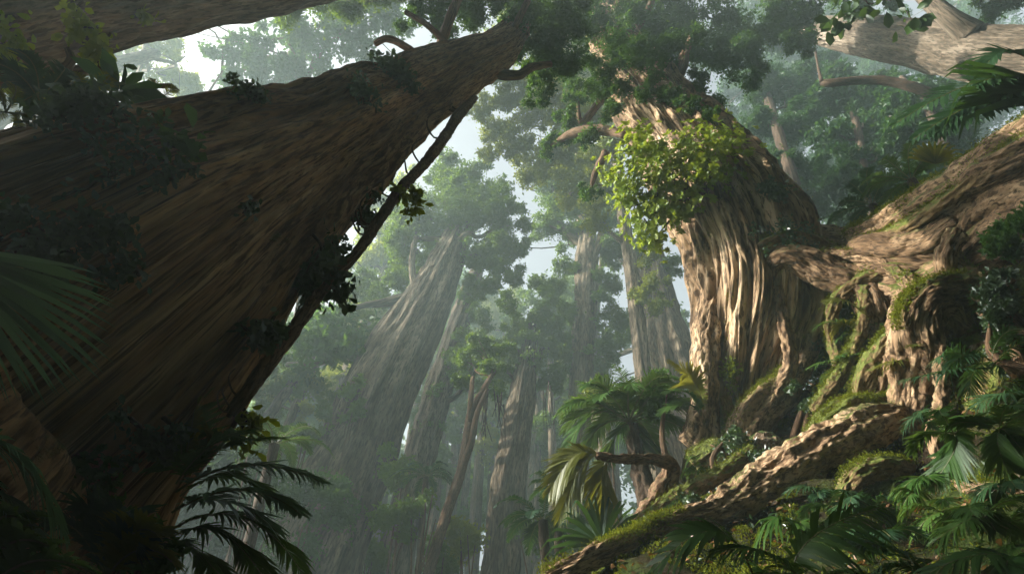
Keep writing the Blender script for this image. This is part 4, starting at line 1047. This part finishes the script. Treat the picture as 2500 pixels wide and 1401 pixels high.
shrub('dense low bush below the thin pale root', 1680, 1230, 40, 0, 'leaf_ivy', d=9.5)
shrub('murky thicket at the foot of the leaning giant', 160, 1200, 110, 0, 'leaf_deep', d=3.3)
shrub('brownish tangle at the bottom of the leaning giant', 330, 1330, 80, 0, 'leaf_deep', d=3.3)

# thin roots snaking over the bank
for k, (px, py) in enumerate([(1700, 1120), (1760, 1180), (1830, 1150), (1900, 1200), (1960, 1180), (1650, 1180), (1720, 1240), (2020, 1130), (1860, 1250), (2080, 1220), (1980, 1260), (1780, 1130), (1930, 1080), (2300, 1080), (2360, 1200), (1600, 1290)]):
    q = on_ground(px, py)
    if q is None: continue
    r0 = .05 + .06 * rng.random()
    a = rng.normal() * .7 + 3.9
    line = []
    for s in range(12):
        z = ground_z(q[0], q[1])[0]
        if line and abs(z - line[-1][2]) > .26: break
        line.append((q[0], q[1], z + r0 * .4 + .05 * rng.normal(), r0 * (1 - .07 * s)))
        a += .35 * rng.normal()
        q = q + np.array([math.sin(a), math.cos(a), 0]) * .24
    if len(line) < 4: continue
    r = thing('thin_root', 'thin moss flecked root snaking over the mossy bank', 'root', line[0][:3], 'thin roots snaking over the bank')
    D = tube(line, 24, 90, flutes(.1, .1, 3, k, 0), amp=.012, freq=6, stretch=.3, lump=.2, seed=k * 3.0, gnarl=.1, crack=.008, cfreq=9)
    limb('wood', D, M['mossroot' if k % 2 else 'root'], r)
    R = tufts(D, 1500, topmask(.2, 2.0, k), .03)
    if R: obj('moss', R[0], R[1], M['moss'], r, tint=R[2], smooth=False)
n = 9000
bx, by = -12 + 26 * rng.random(n), 2.5 + 13 * rng.random(n)
Pm = np.stack([bx, by, ground_z(bx, by) + .03 + .12 * rng.random(n)], 1)
Ln = .11 * (.5 + .9 * rng.random(n))
V, F, k = leaf_mesh(Pm, unit(rng.normal(size=(n, 3)) * np.array([1, 1, .4])), rng.normal(size=(n, 3)) * .5 + np.array([-.4, -.4, 1]), Ln, Ln * .5, 'round')
o = obj('leaf_litter', V, F, M['litter'], tint=np.repeat(rng.random(n), k)); o['kind'] = 'stuff'

# moss and small herbs over the bank
n = 260000
bx, by = -3 + 14 * rng.random(n), 5.5 + 9 * rng.random(n)
zz = ground_z(bx, by)
Pm = np.stack([bx, by, zz], 1)
pxm, pym, dm = project(Pm)
keep = (rng.random(n) < np.where(pxm < 1950, 1, np.where((pym < 1100) & (pxm < 2250), .6, .12))) & (pxm > 1200) & (pxm < 2600) & (pym > 500) & (pym < 1500) & (fbm(Pm * .9, 2) > -.35)
Pm = Pm[keep]; n = len(Pm)
hgt = np.clip(perlin(Pm * 2.1) + .4, .1, 1.2) * .11
Pm[:, 2] += hgt * rng.random(n)
Ln = .04 * (.6 + .9 * rng.random(n))
V, F, k = leaf_mesh(Pm, unit(rng.normal(size=(n, 3)) + np.array([-.2, -.2, .5])), rng.normal(size=(n, 3)) + np.array([0, 0, .6]), Ln, Ln * .5)
t = np.clip(.45 + .45 * perlin(Pm * .9) + .22 * rng.normal(size=n), 0, 1)
o = obj('moss_carpet', V, F, M['moss'], tint=np.repeat(t, k), smooth=False); o['kind'] = 'stuff'
n = 26000
bx, by = -12 + 26 * rng.random(n), 2.5 + 13 * rng.random(n)
Pm = np.stack([bx, by, ground_z(bx, by)], 1)
keep = (fbm(Pm * .7 + 5, 2) > .0) & (rng.random(n) < np.where(Pm[:, 0] < 4, 1, .35))
Pm = Pm[keep]; n = len(Pm)
Pm[:, 2] += .22 * rng.random(n)
Ln = .09 * (.6 + .9 * rng.random(n))
V, F, k = leaf_mesh(Pm, unit(rng.normal(size=(n, 3)) + np.array([-.2, -.2, .5])), rng.normal(size=(n, 3)) + np.array([0, 0, .9]), Ln, Ln * .5)
o = obj('ground_cover', V, F, M['leaf_ivy'], tint=np.repeat(np.clip(.4 + .3 * rng.normal(size=n), 0, 1), k), smooth=False); o['kind'] = 'stuff'

# ---- palms and ferns
def plant(name, label, cat, c):
    return thing(name, label, cat, atd(*c))
p = plant('fan_palm', 'palm with long thin glossy blades reaching in at the left edge', 'palm', (-160, 600, 1.95))
tips = []
for f in np.linspace(0, 1, 30):
    an, ln = math.radians(8 + 56 * f + 1.2 * rng.normal()), 375 + 130 * math.sin(math.pi * (f * .8 + .12)) + 14 * rng.normal()
    tips.append(atd(-160 + ln * math.cos(an), 600 + ln * math.sin(an), 1.95 + .06 * rng.normal()))
fan(p, atd(-160, 600, 1.95), tips, 'frond_sheen', .021, .03, .02)
p = plant('fern', 'broad arching frond drooping in at the lower left edge', 'fern', (-190, 1120, 1.8))
hero(p, (-190, 1090, 1.8), (0, 1085, 1.8), (150, 1290, 1.8), 'frond_sheen', 44, .19, .02, droop=.5, sweep=.6)
hero(p, (-190, 1130, 1.75), (-20, 1190, 1.75), (130, 1375, 1.75), 'frond_sheen', 44, .18, .02, droop=.4)
p = plant('fern', 'dark fern fronds filling the bottom left corner', 'fern', (-60, 1470, 1.65))
for t_ in ((120, 1330), (240, 1400), (40, 1260), (-20, 1330)):
    hero(p, (-60, 1480, 1.65), ((t_[0] - 60) / 2 - 20, (t_[1] + 1480) / 2 - 70, 1.65), (*t_, 1.65), 'frond', 38, .14, .018)
sA = lambda x, y: depth(surf_at(DA, x, y)[0])[0] - .2
p = plant('fern', 'shadowed upright fern against the base of the leaning giant', 'fern', (440, 1150, sA(440, 1150)))
d = sA(440, 1120)
hero(p, (440, 1150, d), (440, 1050, d), (415, 945, d), 'frond', 30, .3, .032, sweep=.3, up=(.3, -1, .2), droop=.1)
hero(p, (445, 1150, d), (465, 1060, d), (478, 970, d), 'frond_gold', 30, .26, .032, sweep=.35, up=(-.3, -1, .2), droop=.1)
hero(p, (430, 1150, d), (390, 1120, d), (330, 1110, d), 'frond', 26, .22, .03, up=(0, -1, .5))
hero(p, (450, 1150, d), (500, 1110, d), (520, 1060, d), 'frond_gold', 26, .22, .03, up=(0, -1, .5))
p = plant('palm', 'glossy feather palm spreading right from the base of the leaning giant', 'palm', (400, 1260, 3.4))
for b, m, t_, mt, ll, upv in [((430, 1200), (600, 1135), (785, 1175), 'frond_sheen', .45, (0, -.4, 1)), ((420, 1250), (590, 1195), (735, 1255), 'frond_sheen', .4, (0, -.4, 1)), ((420, 1290), (600, 1265), (745, 1410), 'frond', .5, (0, -.5, 1)),
                         ((440, 1180), (540, 1095), (690, 1068), 'frond', .4, (0, -.6, 1)), ((430, 1180), (510, 1090), (600, 1050), 'frond', .4, (0, -.6, 1)), ((420, 1310), (540, 1300), (650, 1420), 'frond', .5, (0, -.5, 1)), ((430, 1240), (560, 1225), (680, 1300), 'frond_sheen', .45, (0, -.6, 1)), ((400, 1330), (470, 1340), (560, 1430), 'frond', .45, (0, -.5, 1)), ((440, 1210), (560, 1160), (670, 1215), 'frond', .4, (0, -.8, 1))]:
    dd = 3.4 + .2 * rng.normal()
    hero(p, (*b, dd), (*m, dd), (*t_, dd + .3), mt, 48, ll * .6, .026, up=upv, droop=.35, sweep=.5)
d0 = 2.9
p = plant('fern', 'dim dry fern clump on the ground below the giant', 'fern', (250, 1400, d0))
for t_ in ((120, 1280), (200, 1240), (300, 1260), (380, 1300), (330, 1340), (420, 1370)):
    hero(p, (260, 1410, d0), ((t_[0] + 260) / 2, (t_[1] + 1410) / 2 - 50, d0), (*t_, d0), 'frond_gold' if t_[0] > 350 else 'frond_dark', 30, .22, .03)
# bank palm
c0 = (1535, 1030, 14.2)
p = plant('palm', 'spiky fan crowned palm on the edge of the mossy bank', 'palm', (1580, 1270, 13))
limb('trunk', px_limb([(1600, 1330, 18, 12.8), (1580, 1210, 20, 13.3), (1555, 1120, 16, 13.8), (1540, 1035, 12, 14.2)], nu=40, nv=70, amp=.04, gnarl=.15), M['twig'], p)
for m, t_, mt in [((1450, 1010), (1370, 1120), 'frond'), ((1455, 1050), (1395, 1170), 'frond'), ((1450, 980), (1375, 1000), 'frond'), ((1480, 960), (1410, 930), 'frond'), ((1530, 950), (1500, 890), 'frond'), ((1580, 960), (1620, 905), 'frond'), ((1610, 985), (1690, 975), 'frond'), ((1610, 1010), (1680, 1060), 'frond'),
                  ((1490, 1000), (1440, 960), 'frond'), ((1590, 1080), (1630, 1140), 'frond_dark'), ((1560, 1060), (1590, 1140), 'frond_dark'), ((1500, 1070), (1470, 1150), 'frond'), ((1570, 990), (1600, 950), 'frond')]:
    hero(p, c0, (*m, 14.2 + .4 * rng.normal()), (*t_, 14.2 + .7 * rng.normal()), mt, 60, .64, .036, up=(0, -.6, 1), sweep=.75, droop=.35)
fern('', '', '', atd(*c0), 16, 2.0, 'frond', el=(.0, 1.1), ll=.28, lw=.02, nl=50, root=p, sweep=.6, droop=.35)
for b, m, t_ in [((1465, 1112, 10.0), (1420, 1135, 10), (1365, 1265, 10)), ((1490, 1118, 10), (1470, 1160, 10), (1475, 1275, 10)), ((1450, 1112, 10), (1400, 1115, 10), (1340, 1200, 10))]:
    hero(p, b, m, t_, 'frond_gold', 44, .5, .045, up=(0, -1, .3), sweep=.65, droop=.3)
p = plant('fern', 'tall arching fern frond rising against the foot of the sunlit giant', 'fern', (1705, 1010, 12.8))
hero(p, (1712, 1015, 12.8), (1700, 940, 12.8), (1632, 885, 12.8), 'frond_gold', 40, .55, .06, up=(-.6, -.6, .5), sweep=.4, droop=.3)
hero(p, (1712, 1015, 12.8), (1680, 960, 12.8), (1620, 960, 12.8), 'frond', 36, .4, .06, up=(-.3, -.6, .7))
hero(p, (1712, 1015, 12.8), (1670, 985, 12.8), (1610, 1010, 12.8), 'frond', 36, .4, .06, up=(-.3, -.6, .7))
p = plant('fan_palm', 'low dark palm fanning out at the left foot of the bank', 'palm', (1470, 1330, 9.5))
fan(p, atd(1470, 1330, 9.5), [atd(1470 + 165 * math.cos(a) * (.7 + .3 * rng.random()), 1330 - 130 * math.sin(a), 9.5 + .4 * rng.normal()) for a in np.linspace(.35, 3.5, 22)], 'frond_dark', .07, .1)
def treefern(label, c, L, n, mat='frond', base=None, ll=.2, el=(.0, .55)):
    cp = atd(*c)
    zg = ground_z(cp[0], cp[1])[0]
    r = thing('tree_fern', label, 'tree fern', (cp[0], cp[1], zg))
    limb('trunk', tube([(cp[0] + .3, cp[1], zg - .3, .16), (cp[0] + .1, cp[1] + .1, (zg + cp[2]) / 2, .11), (*cp, .09)], 16, 50, amp=.03, freq=8, seed=2), M['twig'], r)
    fern('', '', '', cp, n, L, mat, ll=ll, lw=.035, nl=30, el=el, root=r)
treefern('shaggy tree fern drooping beside the bottom of the haze', (1325, 1270, 13.5), 1.3, 13, 'frond_dark', el=(-.1, .5))
treefern('small tree fern catching light in front of the grey trunk', (1040, 1165, 23), 1.3, 11, 'frond_dark')
treefern('tree fern arching behind the palm at the giant base', (670, 1085, 13), 1.2, 11)
treefern('spindly dark tree fern just above the shaggy one', (1355, 1190, 15), .9, 10, 'frond_dark')
# ferns of the right foreground: main frond by its three picture points, company around its foot
def bankfern(label, b, m, t_, d, mat='frond', ll=.3, lw=.06, n=26, extra=3, up=(-.3, -.5, 1), droop=.45, sweep=.5, xmat=None, L=None):
    r = thing('fern', label, 'fern', atd(b[0], b[1], d))
    n = int(n * 1.25); lw = lw * .55
    hero(r, (*b, d), (*m, d - .05), (*t_, d), mat, n, ll, lw, up=up, droop=droop, sweep=sweep)
    B = atd(*b, d)
    Lm = np.linalg.norm(atd(*t_, d) - B) if L is None else L
    if extra: fern('', '', '', B, extra + 1, Lm * .85, xmat or mat, ll=ll / Lm * .9, lw=lw / Lm, nl=n, root=r, el=(.1, .6), droop=droop)
bankfern('pale edged fern with a yellow stalk arching at the bottom', (1850, 1440, 4.2)[:2], (1745, 1296), (1580, 1410), 4.2, 'frond', .34, .085, 20, 0, up=(-.2, -.8, .8), droop=.35)
bankfern('broad flat fern frond along the bottom edge', (1975, 1440), (1870, 1350), (1745, 1345), 4.0, 'frond', .3, .055, 28, 2)
bankfern('long fern frond sweeping up right from the bottom edge', (1930, 1420), (1985, 1310), (2150, 1238), 4.3, 'frond', .34, .06, 24, 0, up=(.2, -.9, .6), droop=.6)
bankfern('drooping fern just under the thick part of the log', (1985, 1330), (1905, 1262), (1845, 1320), 5.4, 'frond', .3, .06, 22, 1, droop=.7)
bankfern('dark striped fern frond at the bottom right of centre', (2290, 1420), (2190, 1345), (2090, 1322), 4.2, 'frond_dark', .28, .045, 28, 2)
bankfern('wide fern frond cropped by the bottom right edge', (2560, 1420), (2420, 1352), (2250, 1410), 3.6, 'frond', .32, .05, 30, 1)
bankfern('large sunlit fern frond fanning beside the root leg', (2330, 1060), (2330, 1100), (2270, 1190), 6.6, 'frond', .3, .06, 32, 3, up=(-.4, -.8, .5), droop=.3)
bankfern('lit fern frond pointing down at the right edge', (2440, 1050), (2440, 1100), (2480, 1190), 6.2, 'frond', .28, .06, 30, 3, up=(-.4, -.8, .5), droop=.3)
bankfern('fern frond with fine teeth above the large sunlit one', (2420, 1060), (2370, 1015), (2300, 1040), 7.2, 'frond', .26, .05, 30, 3, droop=.4)
bankfern('small fern tucked above the lit frond at the right edge', (2500, 1090), (2460, 1060), (2400, 1080), 6.6, 'frond', .3, .045, 22, 2)
bankfern('spreading fern hanging at the foot of the root leg', (2270, 1190), (2240, 1165), (2185, 1215), 6.8, 'frond', .34, .045, 24, 3, droop=.5)
bankfern('tiny pale fern dangling below the root leg', (2235, 1205), (2215, 1215), (2195, 1260), 6.2, 'frond', .16, .04, 16, 1, droop=.5)
bankfern('fern with narrow blades under the spreading one', (2300, 1250), (2265, 1265), (2225, 1315), 5.8, 'frond', .26, .04, 22, 2)
bankfern('mid green fern low on the dark right slope', (2400, 1265), (2350, 1275), (2270, 1330), 5.2, 'frond', .3, .045, 26, 3)
bankfern('overlapping fern right of the mid green one', (2460, 1290), (2410, 1250), (2345, 1255), 5.4, 'frond', .28, .04, 26, 2)
bankfern('fern at the right edge above the bottom corner', (2560, 1345), (2480, 1335), (2410, 1370), 4.8, 'frond', .26, .04, 24, 2)
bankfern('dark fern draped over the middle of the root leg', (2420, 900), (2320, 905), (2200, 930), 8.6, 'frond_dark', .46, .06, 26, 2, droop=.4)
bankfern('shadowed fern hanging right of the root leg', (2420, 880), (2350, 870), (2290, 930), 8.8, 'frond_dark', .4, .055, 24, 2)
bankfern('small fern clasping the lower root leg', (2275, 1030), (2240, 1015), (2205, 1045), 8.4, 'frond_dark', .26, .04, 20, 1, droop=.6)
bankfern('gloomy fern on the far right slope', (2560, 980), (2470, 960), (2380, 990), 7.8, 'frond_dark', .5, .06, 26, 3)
bankfern('golden fern tip lit inside the hollow under the arched root', (2120, 790), (2075, 740), (2015, 735), 12.4, 'frond_gold', .42, .06, 26, 1, up=(-.3, -.8, .6))
bankfern('dark fern deep inside the hollow', (2130, 850), (2060, 790), (1990, 800), 12.7, 'frond', .45, .06, 26, 4)
bankfern('yellow green fern at the foot of the clawed mossy root', (2230, 890), (2190, 880), (2130, 900), 10.2, 'frond_gold', .3, .05, 24, 2)
bankfern('fern hanging at the bottom of the hollow', (2070, 900), (2030, 880), (1970, 900), 12.3, 'frond', .3, .05, 24, 4)
bankfern('little fern on the moss left of the thin pale root', (1700, 1150), (1690, 1115), (1665, 1160), 10.6, 'frond', .22, .04, 22, 3)
bankfern('fern draped along the thin pale root', (1690, 1200), (1640, 1225), (1590, 1260), 9.7, 'frond', .22, .03, 34, 0, droop=.8)
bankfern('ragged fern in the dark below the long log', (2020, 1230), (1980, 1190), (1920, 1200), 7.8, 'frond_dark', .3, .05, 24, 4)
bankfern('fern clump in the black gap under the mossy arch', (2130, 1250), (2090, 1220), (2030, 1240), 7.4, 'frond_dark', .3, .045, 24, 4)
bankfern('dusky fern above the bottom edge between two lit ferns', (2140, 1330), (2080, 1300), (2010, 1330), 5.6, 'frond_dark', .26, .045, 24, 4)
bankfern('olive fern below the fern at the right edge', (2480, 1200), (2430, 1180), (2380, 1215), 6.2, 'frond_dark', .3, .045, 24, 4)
# upper right palms
p = plant('palm', 'dark palm with long parallel blades at the upper right edge', 'palm', (2640, 240, 7.5))
fan(p, atd(2640, 240, 7.5), [atd(2310 + 20 * rng.normal(), y, 7.4 + .3 * rng.normal()) for y in np.linspace(150, 330, 20)], 'frond_dark', .08, .12)
for m, t_ in (((2440, 190), (2190, 300)), ((2450, 230), (2230, 340)), ((2480, 130), (2400, 180)), ((2420, 260), (2280, 330))):
    hero(p, (2640, 240, 7.5), (*m, 7.6), (*t_, 7.7), 'frond_dark', 36, .45, .06, up=(0, -1, .4), droop=.3)
p = plant('fan_palm', 'small yellowish fan palm above the mossy ridge', 'palm', (2285, 395, 12.5))
fan(p, atd(2285, 400, 12.5), [atd(2285 + 75 * math.cos(a), 395 - 55 * math.sin(a), 12.5) for a in np.linspace(.1, 3.0, 13)], 'frond_gold', .09, .05)
treefern('dim tree fern behind the root saddle', (2225, 440, 15), 1.3, 11, 'frond')
treefern('tree fern in the shade at the end of the mossy ridge', (2130, 500, 17), 1.4, 11, 'frond_dark')

# ------------------------------------------------------------------ haze, light, camera
m, nt, N, L = new_mat('haze')
v = N.new('ShaderNodeVolumePrincipled')
v.inputs['Color'].default_value = (.72, .93, .95, 1); v.inputs['Density'].default_value = HAZE; v.inputs['Anisotropy'].default_value = .35
o = N.new('ShaderNodeOutputMaterial'); L.new(v.outputs[0], o.inputs['Volume'])
zmin = float(GZ.min()) - 1.0
bx = np.array([[x, y, z] for z in (zmin, 66.0) for y in (-152., 152.) for x in (-152., 152.)])
hz = obj('haze', bx, np.array([[0, 2, 3, 1], [4, 5, 7, 6], [0, 1, 5, 4], [2, 6, 7, 3], [0, 4, 6, 2], [1, 3, 7, 5]]), m, smooth=False)
hz['kind'] = 'stuff'

w = bpy.data.worlds.new('World'); SC.world = w; w.use_nodes = True
wn = w.node_tree.nodes; wn.clear()
sk = wn.new('ShaderNodeTexSky'); sk.sky_type = 'NISHITA'; sk.sun_disc = False
sk.sun_elevation, sk.sun_rotation = SUN_EL, SUN_AZ % (2 * math.pi)
sk.dust_density, sk.air_density, sk.ozone_density = 10.0, .9, .2
bg = wn.new('ShaderNodeBackground'); bg.inputs[1].default_value = SKY
wo = wn.new('ShaderNodeOutputWorld')
hs = wn.new('ShaderNodeHueSaturation'); hs.inputs['Saturation'].default_value = .35; hs.inputs['Value'].default_value = 1.0   # a thin white overcast
w.node_tree.links.new(sk.outputs[0], hs.inputs['Color']); w.node_tree.links.new(hs.outputs[0], bg.inputs[0]); w.node_tree.links.new(bg.outputs[0], wo.inputs[0])
ld = bpy.data.lights.new('sun', 'SUN'); ld.energy = SUNP; ld.angle = math.radians(.5); ld.color = (1, .92, .79)
lo = bpy.data.objects.new('sun', ld); COL.objects.link(lo)
lo.rotation_euler = Vector(SUN).to_track_quat('Z', 'Y').to_euler(); lo.location = (-30, 20, 60)
cd = bpy.data.cameras.new('camera'); cam = bpy.data.objects.new('camera', cd); COL.objects.link(cam)
cd.sensor_width = 36; cd.lens = 36 * FPX / 2500; cd.clip_end = 1000; cd.clip_start = .05
cam.rotation_euler = (math.pi / 2 + PITCH, 0, 0)
SC.camera = cam
SC.view_settings.view_transform = 'Standard'; SC.view_settings.look = 'None'; SC.view_settings.gamma = 1
SC.view_settings.exposure = EXPO
SC.render.engine = 'CYCLES'
cy = SC.cycles
cy.max_bounces = 6; cy.diffuse_bounces = 3; cy.glossy_bounces = 2; cy.transmission_bounces = 3; cy.volume_bounces = 1; cy.transparent_max_bounces = 4
cy.use_denoising = True
cy.sample_clamp_indirect = 4
cy.caustics_reflective = cy.caustics_refractive = False
